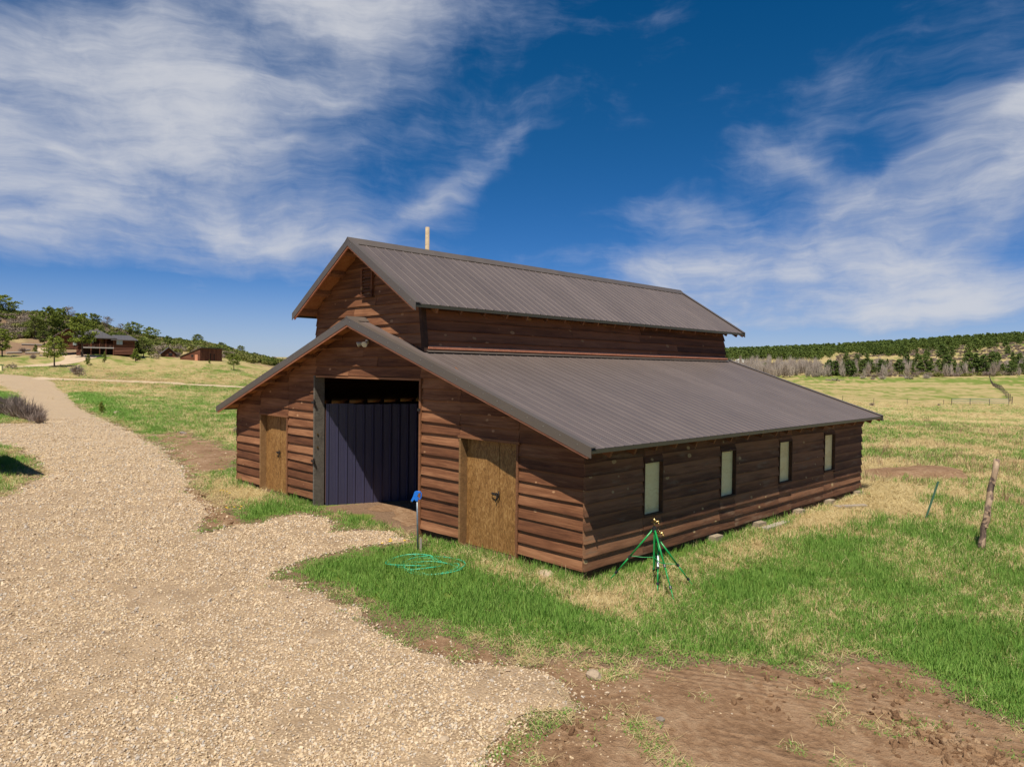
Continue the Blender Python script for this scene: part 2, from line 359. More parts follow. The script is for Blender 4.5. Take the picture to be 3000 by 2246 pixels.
def m_dirt(T):
    p = T.node('ShaderNodeNewGeometry').outputs['Position']
    b = T.noise(p, 1.1, 5, .6, .4); n = T.noise(p, 9, 5, .65); f = T.noise(p, 60, 3, .6)
    tr = T.noise(T.v('MULTIPLY', T.node('ShaderNodeMapping', {'Vector': p, 'Rotation': (0, 0, .5)}).outputs[0], (2.0, 9.0, 1)), 1.0, 3, .55)
    v = T.m('ADD', T.m('MULTIPLY', b, .45), T.m('ADD', T.m('MULTIPLY', n, .48), T.m('MULTIPLY', tr, .13)))
    c = T.ramp(v, [(.36, (.160, .087, .045)), (.52, (.290, .172, .094)), (.68, (.42, .28, .168))])
    wv = T.node('ShaderNodeTexWave', {'Vector': T.node('ShaderNodeMapping', {'Vector': p, 'Rotation': (0, 0, 1.15)}).outputs[0], 'Scale': 2.6, 'Distortion': 1.2, 'Detail': 2.0, 'Detail Scale': 2.0}).outputs['Fac']
    trd = T.m('MULTIPLY', wv, T.sstep(T.noise(T.v('MULTIPLY', T.node('ShaderNodeMapping', {'Vector': p, 'Rotation': (0, 0, -.42)}).outputs[0], (.25, 1.5, 1)), 1.0, 2, .5), .50, .60))
    hh = T.m('ADD', T.m('ADD', n, T.m('MULTIPLY', f, .35)), T.m('ADD', T.m('MULTIPLY', b, .8), T.m('MULTIPLY', trd, .20)))
    return bsdf(T, c, .95, bump=hh, bstr=1.0, bdist=.075, spec=.1)
M['dirt'] = material('bare_brown_soil', m_dirt)
def m_ground(T):
    p = T.node('ShaderNodeNewGeometry').outputs['Position']
    g = T.node('ShaderNodeAttribute', attribute_name='green').outputs['Fac']
    soil = T.node('ShaderNodeAttribute', attribute_name='soil').outputs['Fac']
    n1 = T.noise(p, .35, 5, .62); n2 = T.noise(p, 2.5, 5, .65); n3 = T.noise(p, 24, 4, .7); n4 = T.noise(p, .05, 4, .6)
    nn = T.m('ADD', T.m('ADD', T.m('MULTIPLY', n1, .5), T.m('MULTIPLY', n2, .55)), T.m('ADD', T.m('MULTIPLY', n3, .5), T.m('MULTIPLY', n4, .35)))
    f = T.m('ADD', g, T.m('MULTIPLY', T.m('SUBTRACT', nn, .95), 1.1))
    dry = T.ramp(T.m('ADD', T.m('MULTIPLY', n3, .5), T.m('ADD', T.m('MULTIPLY', n2, .35), T.m('MULTIPLY', n4, .2))), [(.32, (.21, .145, .065)), (.5, (.38, .29, .13)), (.68, (.56, .45, .215))])
    grn = T.ramp(T.m('ADD', T.m('MULTIPLY', n3, .6), T.m('MULTIPLY', n1, .4)), [(.3, (.085, .125, .022)), (.55, (.17, .22, .042)), (.8, (.31, .325, .09))])
    c = T.mix(T.sstep(f, .30, .72), dry, grn)
    sf = T.m('ADD', soil, T.m('MULTIPLY', T.m('SUBTRACT', T.m('ADD', T.m('MULTIPLY', n2, .6), T.m('MULTIPLY', n1, .4)), .5), 1.4))
    c = T.mix(T.sstep(sf, .45, .7), c, T.ramp(n3, [(.3, (.17, .10, .06)), (.7, (.32, .21, .13))]))
    return bsdf(T, c, .95, bump=T.m('ADD', n3, T.m('MULTIPLY', n2, 2.0)), bstr=.9, bdist=.06, spec=.05)
M['ground'] = material('grassland', m_ground)

# ------------------------------------------------------------------ terrain: flat yard, hill to the west, wooded ridge to the east
FH = np.array([_sy, _cy]); RH = R0[:2]
def polar(x, y):
    dx, dy = np.asarray(x)-CAM[0], np.asarray(y)-CAM[1]; d = np.hypot(dx, dy)
    return np.arctan2(dx*RH[0]+dy*RH[1], dx*FH[0]+dy*FH[1]), d
CTRL = []
def cp(px, py, D):
    q = at(px, py, D); t, d = polar(q[0], q[1]); CTRL.append((float(t), float(d), q[2]))
for q in [(0,1132,80),(0,1082,112),(0,1030,150),(0,965,190),(0,925,230),(0,990,340), (-400,1130,80),(-400,1060,120),(-400,940,220),(-400,960,330),
          (150,1136,85),(150,1100,110),(150,1062,132),(150,1020,165),(150,965,200),(150,930,235),(150,985,340),
          (300,1142,80),(300,1092,115),(300,1050,140),(300,1035,153),(300,1005,185),(300,962,240),(300,1005,350),
          (450,1142,85),(450,1092,120),(450,1057,150),(450,1025,195),(450,1000,245),(450,1025,350),
          (600,1142,90),(600,1102,115),(600,1059,146),(600,1038,190),(600,1014,250),(600,1035,360),
          (750,1142,95),(750,1088,140),(750,1064,190),(750,1053,260),(750,1062,380), (1000,1118,140),(1000,1082,300),
          (1500,1120,160),(1500,1092,450),(1500,1078,900),(2000,1150,95),(2000,1118,300),(2000,1112,420),(2000,1066,700),(2000,1045,1200),
          (2200,1150,100),(2200,1120,280),(2200,1112,410),(2200,1068,560),(2200,1060,700),(2200,1044,1000),(2200,1038,1300),
          (2500,1187,118),(2500,1140,210),(2500,1111,400),(2500,1074,550),(2500,1045,760),(2500,1027,1200),
          (2800,1186,118),(2800,1140,210),(2800,1108,400),(2800,1082,520),(2800,1045,660),(2800,1013,900),
          (3000,1186,120),(3000,1140,210),(3000,1107,400),(3000,1078,500),(3000,1035,650),(3000,1004,850),
          (3500,1190,120),(3500,1108,380),(3500,1040,620),(3500,1000,850),
          (700,1052,900),(700,1047,4500),(0,1047,4500),(1500,1062,4500),(2200,1060,4500),(2800,1060,4500),(3500,1060,4500),(300,1052,900),(-400,1050,900)]: cp(*q)
for th in np.radians([-150, -100, -60, -36, -18, 0, 18, 36, 60, 100, 150]):
    for d in (1.5, 4, 9, 18, 32, 48): CTRL.append((th, d, 0.0))
for th in np.radians([-170, -130, -95, 95, 130, 170]):
    for d in (120, 500, 4500): CTRL.append((th, d, 0.0))
CTRL = np.array(CTRL)
def _k(t, l): return np.stack([t*1.6, l*.55], -1)
_CK = _k(CTRL[:, 0], np.log(CTRL[:, 1]))
def _phi(r2): return .5*r2*np.log(r2+1e-9)
_n = len(_CK); _A = np.zeros((_n+3, _n+3)); _A[:_n, :_n] = _phi(((_CK[:, None]-_CK[None])**2).sum(-1))+np.eye(_n)*1e-4
_A[:_n, _n] = 1; _A[:_n, _n+1:] = _CK; _A[_n, :_n] = 1; _A[_n+1:, :_n] = _CK.T
_WT = np.linalg.solve(_A, np.concatenate([CTRL[:, 2], [0, 0, 0]]))
def height(x, y):
    x = np.atleast_1d(np.asarray(x, float)); y = np.atleast_1d(np.asarray(y, float))
    t, d = polar(x, y); K = _k(t, np.log(np.maximum(d, .5))); z = np.zeros(len(x))
    for i in range(0, len(x), 20000):
        q = K[i:i+20000]; z[i:i+20000] = _phi(((q[:, None]-_CK[None])**2).sum(-1))@_WT[:_n]+_WT[_n]+q@_WT[_n+1:]
    far = smooth(d, 26, 60); z = z*far
    z = z+far*(fbm(x, y, 14, 3, 5)-.5)*np.minimum(1.2, .25+d*.002)
    near = (1-smooth(d, 40, 70))*smooth(np.maximum(np.maximum(x, -11.8-x), np.maximum(-y, y-11.4)), .2, 2.5)
    return z+near*(fbm(x, y, 1.7, 3, 9)-.5)*.07
def hz(x, y): return float(height(x, y)[0])
def ground_hit(px, py):
    v = ray(px, py); D = np.geomspace(2, 4000, 900); P = CAM+D[:, None]*v; g = P[:, 2]-height(P[:, 0], P[:, 1])
    i = np.argmax(g < 0) if (g < 0).any() else len(D)-1
    a, b = D[max(i-1, 0)], D[i]; ga, gb = g[max(i-1, 0)], g[i]; t = ga/(ga-gb+1e-12); q = CAM+(a+(b-a)*t)*v
    return q
def on(px, py, D):
    """a spot on the terrain in the direction of a pixel column, at forward distance D"""
    q = at(px, py, D); return np.array([q[0], q[1], hz(q[0], q[1])])
def project(P):
    v = P-CAM; D = v@FW; return 1500+FPX*(v@RT)/D, 1123-FPX*(v@UP)/D, D
def poly_d(pts):   # display-scale pixels (2212 wide) -> plan polygon
    return np.array([ground_hit(*dsp(*q))[:2] for q in pts])
def poly_s(pts): return np.array([ground_hit(*q)[:2] for q in pts])
def sdf(poly, x, y):
    P = np.stack([x, y], -1); d = np.full(len(P), 1e18); ins = np.zeros(len(P), bool); n = len(poly)
    for i in range(n):
        a, b = poly[i], poly[(i+1) % n]; e = b-a; w = P-a; t = np.clip((w@e)/(e@e+1e-12), 0, 1)
        d = np.minimum(d, ((w-t[:, None]*e)**2).sum(1))
        c = ((a[1] <= y) & (b[1] > y)) | ((b[1] <= y) & (a[1] > y))
        xi = a[0]+(y-a[1])/(b[1]-a[1]+1e-18)*e[0]; ins ^= c & (x < xi)
    d = np.sqrt(d); return np.where(ins, -d, d)
z6 = lambda x, y: (x/3.16, 830+y/3.16)
GRAVEL = np.concatenate([poly_d([(0,808),(60,812),(115,824),(140,848),(165,878),(230,908),(310,948),(370,985),(390,1010),(412,1062),(438,1092),(418,1163),(500,1138),(590,1124),(640,1114),(700,1124),(735,1148),(855,1150),(875,1168),(800,1182),(700,1196),(640,1216),(582,1246),(572,1256),(680,1275),(730,1300),(800,1342),(870,1388),(930,1420),(1000,1430),(1100,1440),(1180,1472),(1228,1508),(1240,1532),(1120,1556),(1085,1600),(1060,1650)]),
    np.array([[2.6, -6.2], [1.5, -9.5], [-1, -12], [-9, -14], [-16, -13]]), poly_d([(-400,1080)]), poly_d([(0,1076),(60,1052),(98,1025),(85,990),(40,966),(0,960),(-120,955),(-120,915),(0,916),(92,914),(60,880),(40,850),(0,832),(-60,828),(-60,806)])])
DIRT_A = np.concatenate([poly_d([(830,1312),(900,1366),(960,1396),(1100,1416),(1250,1432),(1400,1444),(1500,1432),(1600,1426),(1750,1442),(1850,1432),(2000,1452),(2080,1482),(2130,1530),(2212,1562),(2400,1640)]),
    np.array([[7.5, -1.8], [9, -5], [8, -10], [2, -9.5]]), poly_d([(1000,1640),(1060,1560),(1200,1515),(1100,1460),(950,1440),(860,1400),(790,1340)])])
DIRT_B = poly_d([(330,938),(400,932),(500,972),(522,986),(516,1010),(432,1020),(402,1046),(424,1062),(470,1088),(502,1106),(482,1150),(418,1168),(405,1060),(380,1000)])
DIRT_C = poly_d([(690,1098),(760,1090),(900,1085),(905,1115),(892,1150),(872,1142),(850,1106),(720,1106)])
MOUND = poly_s([(2540,1376),(2640,1368),(2760,1372),(2860,1384),(2850,1402),(2700,1404),(2560,1402)])
DRIVE2 = poly_s([z6(*q) for q in [(-60,795),(0,788),(250,776),(500,762),(700,742),(790,712),(860,692),(1000,677),(1200,669),(1200,660),(950,671),(850,667),(780,655),(650,640),(560,640),(420,600),(300,590),(350,630),(540,660),(600,682),(590,705),(560,725),(450,741),(250,758),(0,772),(-60,778)]])
TRAIL = poly_s([z6(*q) for q in [(380,872),(560,884),(1000,896),(1400,913),(1800,934),(2300,962),(2300,972),(1800,942),(1400,921),(1000,903),(560,892),(330,890)]])
def f_gravel(x, y): return sdf(GRAVEL, x, y)+(fbm(x, y, .6, 4, 21)-.5)*.62
def f_dirt(x, y):
    d = np.minimum(np.minimum(sdf(DIRT_A, x, y), sdf(DIRT_B, x, y)), sdf(DIRT_C, x, y))
    return d+.12+(fbm(x, y, .7, 4, 31)-.5)*1.25
def f_mound(x, y): return sdf(MOUND, x, y)+(fbm(x, y, 1, 3, 33)-.5)*1.0
def f_drive2(x, y): return sdf(DRIVE2, x, y)+(fbm(x, y, 2, 2, 35)-.5)*.8
def f_trail(x, y): return sdf(TRAIL, x, y)-.7+(fbm(x, y, 2, 2, 36)-.5)*1.0
# lushness of the grass: named patches of the meadow, in plan, found from the photograph
PATCH = []   # (x, y, radius_along_view, radius_across, value)
def green_at(x, y):
    t, d = polar(x, y); P = np.stack([x, y, np.zeros_like(x)], -1)
    D = (x-CAM[0])*FH[0]+(y-CAM[1])*FH[1]
    g = np.where(t < -.1, .45, .34)+0*x
    right = smooth(t, -.05, .15)
    g = g+(1-smooth(d, 12.0, 20))*np.where(x > .3, .36, .46)
    g = g+right*smooth(d, 130, 190)*(1-smooth(d, 450, 520))*.13
    g = g-right*smooth(d, 60, 80)*(1-smooth(d, 105, 140))*.08
    # dry strip along the barn's side and straw at its corner
    side = np.exp(-((x-.75)/.55)**2)*((y > -1.0) & (y < 13)); g = g-.42*side*(.4+.9*fbm(x, y, 1.2, 3, 44))
    g = g-.5*np.exp(-((x+.9)/1.3)**2-((y+.55)/.45)**2)
    g = g-.45*np.exp(-((x+10.2)/1.6)**2-((y+.7)/.5)**2)
    g = g+.30*np.exp(-((x+8)/1.8)**2-((y+1.0)/.8)**2)+.7*np.exp(-((x+5.1)/1.3)**2-((y+.75)/.5)**2)
    # green verge beside the drive
    v = sdf(GRAVEL, x, y); g = g+.35*np.exp(-((v-1.4)/1.3)**2)*smooth(d, 18, 26)*(1-smooth(d, 75, 95))
    g = g+(fbm(x, y, 1.6, 4, 51)-.5)*.95+(fbm(x, y, 17, 3, 52)-.5)*.75+right*smooth(d, 160, 220)*(fbm(x*.4+y*.2, y, 60, 3, 53)-.5)*.5
    return g
def soil_at(x, y):
    t, d = polar(x, y)
    s = .26+(fbm(x, y, 6, 4, 61)-.5)*.8+(fbm(x, y, 30, 2, 62)-.5)*.4
    s = s*smooth(d, 16, 30)
    s = s-smooth(t, -.1, .1)*.18
    # brush-covered hillside: mostly bare earth and litter
    s = s+.25*smooth(d, 165, 185)*(1-smooth(t, -.2, 0))
    e = np.full(len(x), 9.0); k = d < 60; e[k] = np.minimum(f_dirt(x[k], y[k]), f_gravel(x[k], y[k]))
    s = np.maximum(s, .95*(1-smooth(e, .15, .95)))
    return np.clip(s, 0, 1)

def build_ground():
    th = np.unique(np.concatenate([np.radians(np.arange(-46, 46.01, .2)), np.radians(np.arange(46, 314, 4.0))]))
    rr = np.concatenate([np.geomspace(.4, 3, 12)[:-1], np.geomspace(3, 30, 165)[:-1], np.geomspace(30, 7000, 190)])
    nt, nr = len(th), len(rr)
    TH, RR = np.meshgrid(th, rr)
    X = CAM[0]+RR*(np.cos(TH)*FH[0]+np.sin(TH)*RH[0]); Y = CAM[1]+RR*(np.cos(TH)*FH[1]+np.sin(TH)*RH[1])
    x, y = X.ravel(), Y.ravel(); z = height(x, y)
    x = np.append(x, CAM[0]); y = np.append(y, CAM[1]); z = np.append(z, 0.0)
    i, j = np.meshgrid(np.arange(nr-1), np.arange(nt), indexing='ij'); j2 = (j+1) % nt
    F = np.stack([i*nt+j, i*nt+j2, (i+1)*nt+j2, (i+1)*nt+j], -1).reshape(-1, 4)
    F = F[:, ::-1]
    V = np.stack([x, y, z], -1)
    me = np_mesh('ground', V, F, M['ground'], True)
    for nm, val in (('green', green_at(x, y)), ('soil', soil_at(x, y))):
        a = me.attributes.new(nm, 'FLOAT', 'POINT'); a.data.foreach_set('value', val.astype(np.float32))
    tag(obj('ground', me), kind='structure')
    def sheet(name, fn, lift, mat, rmax, rise=0.0, rmin=0.0):
        dd = np.hypot(x-CAM[0], y-CAM[1]); near = (dd < rmax) & (dd > rmin)
        f = np.full(len(x), 9e9); f[near] = fn(x[near], y[near])
        zz = z+lift+rise*smooth(-f, 0, .8)
        fi = f[F]; ok = (fi < 9e8).all(1); inn = ok & (fi < 0).all(1); part = ok & (fi < 0).any(1) & ~inn
        vs = [tuple(q) for q in np.stack([x, y, zz], -1)]; faces = [tuple(q) for q in F[inn]]; cache = {}
        for q in F[part]:
            out = []
            for k in range(4):
                a, b = int(q[k]), int(q[(k+1) % 4]); fa, fb = f[a], f[b]
                if fa < 0: out.append(a)
                if (fa < 0) != (fb < 0):
                    key = (min(a, b), max(a, b))
                    if key not in cache:
                        t = fa/(fa-fb); cache[key] = len(vs)
                        vs.append((x[a]+(x[b]-x[a])*t, y[a]+(y[b]-y[a])*t, z[a]+(z[b]-z[a])*t+lift))
                    out.append(cache[key])
            if len(out) > 2: faces.append(tuple(out))
        used = sorted({k for q in faces for k in q}); rm = {k: n for n, k in enumerate(used)}
        m = bpy.data.meshes.new(name); m.from_pydata([vs[k] for k in used], [], [tuple(rm[k] for k in q) for q in faces]); m.update()
        m.polygons.foreach_set('use_smooth', [True]*len(m.polygons)); m.materials.append(mat)
        if name == 'gravel_driveway':
            at_ = m.attributes.new('loose', 'FLOAT', 'POINT'); at_.data.foreach_set('value', np.array([1-float(smooth(math.hypot(v.co.x-CAM[0], v.co.y-CAM[1]), 12, 36)) for v in m.vertices], np.float32))
        return tag(obj(name, m), kind='structure')
    sheet('gravel_driveway', f_gravel, .010, M['gravel'], 190, .015)
    sheet('bare_soil', lambda a, b: np.maximum(f_dirt(a, b), -f_gravel(a, b)+.02), .005, M['dirt'], 40, .01)
    sheet('soil_mound', f_mound, .005, M['dirt'], 60, .14)
    sheet('house_driveway', f_drive2, .03, M['farroad'], 260, 0, 60)
    sheet('footpath', f_trail, .03, M['farroad'], 260, 0, 60)
build_ground()

# ------------------------------------------------------------------ the barn
W, L, MX = 11.78, 11.35, -5.89
ZLA, SLL, UL = 4.11, .3307, 6.29          # lower roof: apex height, slope, half span with overhang
ZUA, SLU, UU = 5.70, .6235, 2.24          # upper roof
YF, YB, YUF, YUB = -.40, 11.69, -.39, 12.05
def lerp(a, b, t): return a+(b-a)*t
def plank(parent, mat, org, rz, xb0, xb1, xt0, xt1, h, lean=0.0, proud=.034, wav=.007, name='plank'):
    """one bevel-siding board: local X along, -Y outwards, thick wavy lower edge"""
    ln = max(xb1-xb0, xt1-xt0)
    if ln < .05: return
    n = max(1, min(6, int(round(ln/.55)))); mb = MB(); vs = []
    tw = random.uniform(-.006, .006); pj = random.uniform(-.006, .008); c = (xb0+xb1)/2
    for i in range(n+1):
        t = i/n; xb, xt = lerp(xb0, xb1, t)-c, lerp(xt0, xt1, t)-c
        dz = random.uniform(-wav, wav)+tw*(t-.5)*2; dy = random.uniform(-.004, .004)
        vs += [(xb, 0, dz), (xb, -(proud+pj+dy), dz), (xt, -.010+dy*.3, h+.012), (xt, 0, h+.012)]
    fs = []
    for i in range(n):
        a, b = i*4, i*4+4
        for k in range(4): fs.append((a+k, b+k, b+(k+1) % 4, a+(k+1) % 4))
    fs = [q[::-1] for q in fs]
    fs += [(0, 1, 2, 3), (4*n+3, 4*n+2, 4*n+1, 4*n)]
    mb.add(vs, fs)
    o = Vector(org)+Matrix.Rotation(rz, 3, 'Z')@Vector((c, 0, 0))
    return mb.build(name, mat, parent, tuple(o), (lean, 0, rz))
def siding(parent, mat, org, rz, z0, z1, rng, openings=(), cuts=(), step=.2, lean=0.0, maxlen=3.6, proud=.050):
    """courses of boards on a wall; rng(z) -> (x0, x1) along the wall; openings (x0,x1,z0,z1)"""
    z = z0
    while z < z1-.02:
        h = min(step, z1-z); b0, b1 = rng(z); t0, t1 = rng(z+h)
        if b1-b0 < .06: break
        if t1 < t0: t0 = t1 = (t0+t1)/2
        ev = {b0, b1}
        for o in openings: ev |= {min(max(o[0], b0), b1), min(max(o[1], b0), b1)}
        for c in cuts:
            if b0 < c < b1: ev.add(c)
        ev = sorted(ev); xs = []
        for a, b in zip(ev[:-1], ev[1:]):
            k = int((b-a)//maxlen); pos = [a]+[a+(b-a)*(i+random.uniform(.7, 1.3))/(k+1) for i in range(k)]+[b]
            xs += list(zip(pos[:-1], pos[1:]))
        for a, b in xs:
            if b-a < .04: continue
            mid = (a+b)/2; lo, hi = z, z+h
            for o in openings:
                if o[0]-.01 < mid < o[1]+.01:
                    if o[2] <= z+.03 and o[3] >= z+h-.03: lo = hi
                    elif o[2] <= z+.03 and o[3] > z: lo = o[3]
                    elif o[3] >= z+h-.03 and o[2] < z+h: hi = o[2]
            if hi-lo < .02: continue
            g = .003
            xa, xb = a+g, b-g
            ta = lerp(t0, t1, 0) if a == b0 else max(xa, t0); tb = t1 if b == b1 else min(xb, t1)
            if tb < ta: ta = tb = (ta+tb)/2
            q = Matrix.Rotation(rz, 3, 'Z')@Vector((0, math.tan(-lean)*(lo-z0), 0))
            plank(parent, mat, (org[0]+q.x, org[1]+q.y, org[2]+lo), rz, xa, xb, ta, tb, hi-lo, lean, proud)
        z += step
def sheath(mb, xs, zlow, top, y0, y1, mapf=lambda x, y, z: (x, y, z)):
    """wall backing: vertical strips between xs, from zlow to the line top(x)"""
    for a, b in zip(xs[:-1], xs[1:]):
        mid = [] if not (a < MX < b) else [MX]
        pts = [a]+mid+[b]; poly = [(a, zlow), (b, zlow)]+[(x, top(x)) for x in reversed(pts)]
        mb.prism(poly, lambda u, v: mapf(u, y0, v), lambda u, v: mapf(u, y1, v))
    return mb
def copy_part(o, parent, loc):
    c = o.copy(); c.location = loc; return link(c, parent)

def build_barn():
    barn = empty('barn', (0, 0, 0))
    tag(barn, 'large brown wooden barn with raised centre roof, brown metal roofing and open front doorway', 'barn')
    top_l = lambda x: ZLA-.045-SLL*abs(x-MX)
    DO = (-7.75, -3.95, 0, 2.96); DR = (-2.81, -1.36, 0, 1.96); DL = (-10.43, -9.01, 0, 1.96)
    # --- front wall
    fw_ = MB()
    sheath(fw_, [-W+.03, DL[0]], .02, top_l, .10, .012); sheath(fw_, [DL[0], DL[1]], 1.93, top_l, .10, .012)
    sheath(fw_, [DL[1], DO[0]], .02, top_l, .10, .012); sheath(fw_, [DO[0], DO[1]], 2.93, top_l, .10, .012)
    sheath(fw_, [DO[1], DR[0]], .02, top_l, .10, .012); sheath(fw_, [DR[0], DR[1]], 1.93, top_l, .10, .012)
    sheath(fw_, [DR[1], -.03], .02, top_l, .10, .012)
    front = fw_.build('front_wall', M['skirt'], barn)
    def rng_l(z):
        hw = min(W/2, (ZLA-.06-z)/SLL); return (MX-max(hw, 0), MX+max(hw, 0))
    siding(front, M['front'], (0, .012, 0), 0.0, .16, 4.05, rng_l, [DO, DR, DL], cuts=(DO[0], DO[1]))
    # --- right wall with windows
    WIN = [(1.47, 2.02, .76, 1.66), (3.97, 4.55, .76, 1.66), (6.46, 7.08, .77, 1.68), (8.87, 9.51, .79, 1.69)]
    rw = MB(); ys = [.0]+[v for w_ in WIN for v in w_[:2]]+[L]
    for k in range(len(ys)-1):
        if k % 2 == 0: rw.box(-.10, -.012, ys[k], ys[k+1], .02, 2.10)
        else:
            w_ = WIN[k//2]; rw.box(-.10, -.012, ys[k], ys[k+1], .02, w_[2]); rw.box(-.10, -.012, ys[k], ys[k+1], w_[3], 2.10)
    right = rw.build('side_wall', M['skirt'], barn)
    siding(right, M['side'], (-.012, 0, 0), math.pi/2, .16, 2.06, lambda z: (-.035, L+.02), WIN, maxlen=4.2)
    for w_ in WIN:
        wm = empty('window', (0, (w_[0]+w_[1])/2, w_[2]), 0, barn); hw = (w_[1]-w_[0])/2; hh = w_[3]-w_[2]
        MB().box(-.060, -.035, -hw, hw, 0, hh).build('pane', M['pane'], wm)
        MB().box(-.075, .042, -hw-.002, -hw+.014, 0, hh).build('frame', M['skirt'], wm)
        MB().box(-.075, .042, hw-.018, hw+.002, 0, hh).build('frame', M['skirt'], wm)
        MB().box(-.075, .042, -hw+.014, hw-.018, hh-.025, hh).build('frame', M['skirt'], wm)
        MB().box(-.075, .050, -hw+.014, hw-.018, -.005, .025).build('sill', M['skirt'], wm)
    # --- left and back walls
    lf = MB().box(-W+.012, -W+.10, 0, L, .02, 2.07).build('side_wall', M['skirt'], barn)
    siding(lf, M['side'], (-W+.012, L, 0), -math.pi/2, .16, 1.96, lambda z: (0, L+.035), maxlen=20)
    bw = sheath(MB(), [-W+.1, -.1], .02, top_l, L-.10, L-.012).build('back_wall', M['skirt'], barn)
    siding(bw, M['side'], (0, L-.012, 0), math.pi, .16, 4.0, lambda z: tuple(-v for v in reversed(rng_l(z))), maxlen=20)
    # --- raised centre: leaning side walls, gables
    HB, HT, ZB, ZT = 2.01, 1.86, 3.36, 4.46
    lean = math.atan((HB-HT)/(ZT-ZB))
    hwz = lambda z: HB-(z-ZB)/(ZT-ZB)*(HB-HT)
    top_u = lambda x: ZUA-.05-SLU*abs(x-MX)
    def rng_u(z):
        hw = min(hwz(z), (ZUA-.06-z)/SLU); return (MX-max(hw, 0), MX+max(hw, 0))
    poly = [(MX-HB, ZB), (MX+HB, ZB), (MX+HT, ZT), (MX+.001, ZUA-.05), (MX-.001, ZUA-.05), (MX-HT, ZT)]
    ug = MB().prism(poly, lambda u, v: (u, .16, v), lambda u, v: (u, .072, v)).build('gable_wall', M['skirt'], barn)
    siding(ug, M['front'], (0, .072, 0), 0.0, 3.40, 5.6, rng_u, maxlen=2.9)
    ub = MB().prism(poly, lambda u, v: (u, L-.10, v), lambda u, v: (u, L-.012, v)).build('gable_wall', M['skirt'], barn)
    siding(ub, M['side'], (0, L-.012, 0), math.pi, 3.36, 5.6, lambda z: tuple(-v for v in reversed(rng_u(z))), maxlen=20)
    for sg in (1, -1):
        q = MB().prism([(HB, ZB), (HT, ZT), (HT-.08, ZT), (HB-.08, ZB)], lambda u, v: (MX+sg*(u-.015), .10, v), lambda u, v: (MX+sg*(u-.015), L-.05, v))
        wl = q.build('clerestory_wall', M['skirt'], barn)
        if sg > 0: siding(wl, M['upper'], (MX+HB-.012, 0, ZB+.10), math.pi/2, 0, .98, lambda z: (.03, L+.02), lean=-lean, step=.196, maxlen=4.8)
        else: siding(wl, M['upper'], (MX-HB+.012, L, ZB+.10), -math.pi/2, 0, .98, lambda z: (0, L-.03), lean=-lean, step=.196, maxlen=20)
    cb = MB().prism([(-.06, 0), (.05, 0), (.05, 1.0), (-.06, 1.0)], lambda u, v: (MX+HB+.050-v*.136, .028+u, 3.45+v), lambda u, v: (MX+HB-.02-v*.136, .02+u, 3.45+v))
    cb.build('corner_board', M['skirt'], barn)
    fl = MB().prism([(1.975, 0), (2.12, -.045), (2.12, -.035), (2.03, -.002), (2.025, .075), (2.015, .075)], lambda u, v: (MX+u, .02, ZLA-SLL*1.98+.03+v), lambda u, v: (MX+u, L+.05, ZLA-SLL*1.98+.03+v))
    fl.build('flashing', M['trim'], barn)
    MB().box(MX+2.045, MX+2.068, .06, L+.03, ZLA-SLL*1.98+.045, ZLA-SLL*1.98+.088).build('base_strip', M['copper'], barn)
    # --- roofs
    PER = .2286
    def profile(ya, yb, y00):
        pts = []; k = math.floor((ya-y00)/PER)-1
        while y00+k*PER < yb+PER:
            b = y00+k*PER
            pts += [(b-.018, 0), (b-.006, .008), (b+.006, .008), (b+.018, 0), (b+.068, 0), (b+.076, .003), (b+.084, 0), (b+.144, 0), (b+.152, .003), (b+.160, 0)]
            k += 1
        P = [q for q in pts if ya < q[0] < yb]
        ed = lambda y: np.interp(y, [q[0] for q in pts], [q[1] for q in pts])
        return [(ya, float(ed(ya)))]+P+[(yb, float(ed(yb)))]
    def slope_pt(sg, zr, sl, u, y, n=0.0, dz=0.0):
        k = math.sqrt(1+sl*sl); return (MX+sg*(u+n*sl/k), y, zr-sl*u+n/k+dz)
    def panel(roof, sg, zr, sl, ua, ub, ya, yb, y00):
        pr = profile(ya, yb, y00); n = len(pr); vs = [slope_pt(sg, zr, sl, ua, y, h) for y, h in pr]+[slope_pt(sg, zr, sl, ub, y, h) for y, h in pr]
        fs = [(i, i+1, n+i+1, n+i) if sg < 0 else (i, n+i, n+i+1, i+1) for i in range(n-1)]
        MB().add(vs, fs).build('roof_panel', M['roof'], roof)
    def strip(roof, name, mat, sg, zr, sl, u0, u1, prof):
        """a trim of constant section (y, dz) along the slope"""
        MB().prism(prof, lambda y, d: slope_pt(sg, zr, sl, u0, y, 0, d), lambda y, d: slope_pt(sg, zr, sl, u1, y, 0, d)).build(name, mat, roof)
    screws = MB()
    def roof_half(sg, zr, sl, u0, u1, y0, y1, name, first=None, uwall=0, nraf=20, ywall=(0.0, L)):
        dk = MB().prism([(u0, -.012), (u1-.03, -.012), (u1-.03, -.034), (u0, -.034)], lambda u, d: slope_pt(sg, zr, sl, u, y0+.012, 0, d), lambda u, d: slope_pt(sg, zr, sl, u, y1-.012, 0, d))
        roof = dk.build(name, M['soffit'], barn)
        y = y0
        if first is not None:
            fk = MB().prism([(first, -.012), (u0, -.012), (u0, -.034), (first, -.034)], lambda u, d: slope_pt(sg, zr, sl, u, y0+.012, 0, d), lambda u, d: slope_pt(sg, zr, sl, u, .07, 0, d))
            fk.build('roof_deck', M['soffit'], roof)
            panel(roof, sg, zr, sl, first, u1, y0, .065, y0+.11); y = .065
        while y < y1-.05:
            e = min(y+PER*4, y1); panel(roof, sg, zr, sl, u0, u1, y, e, y0+.11); y = e
        us = first if first is not None else u0
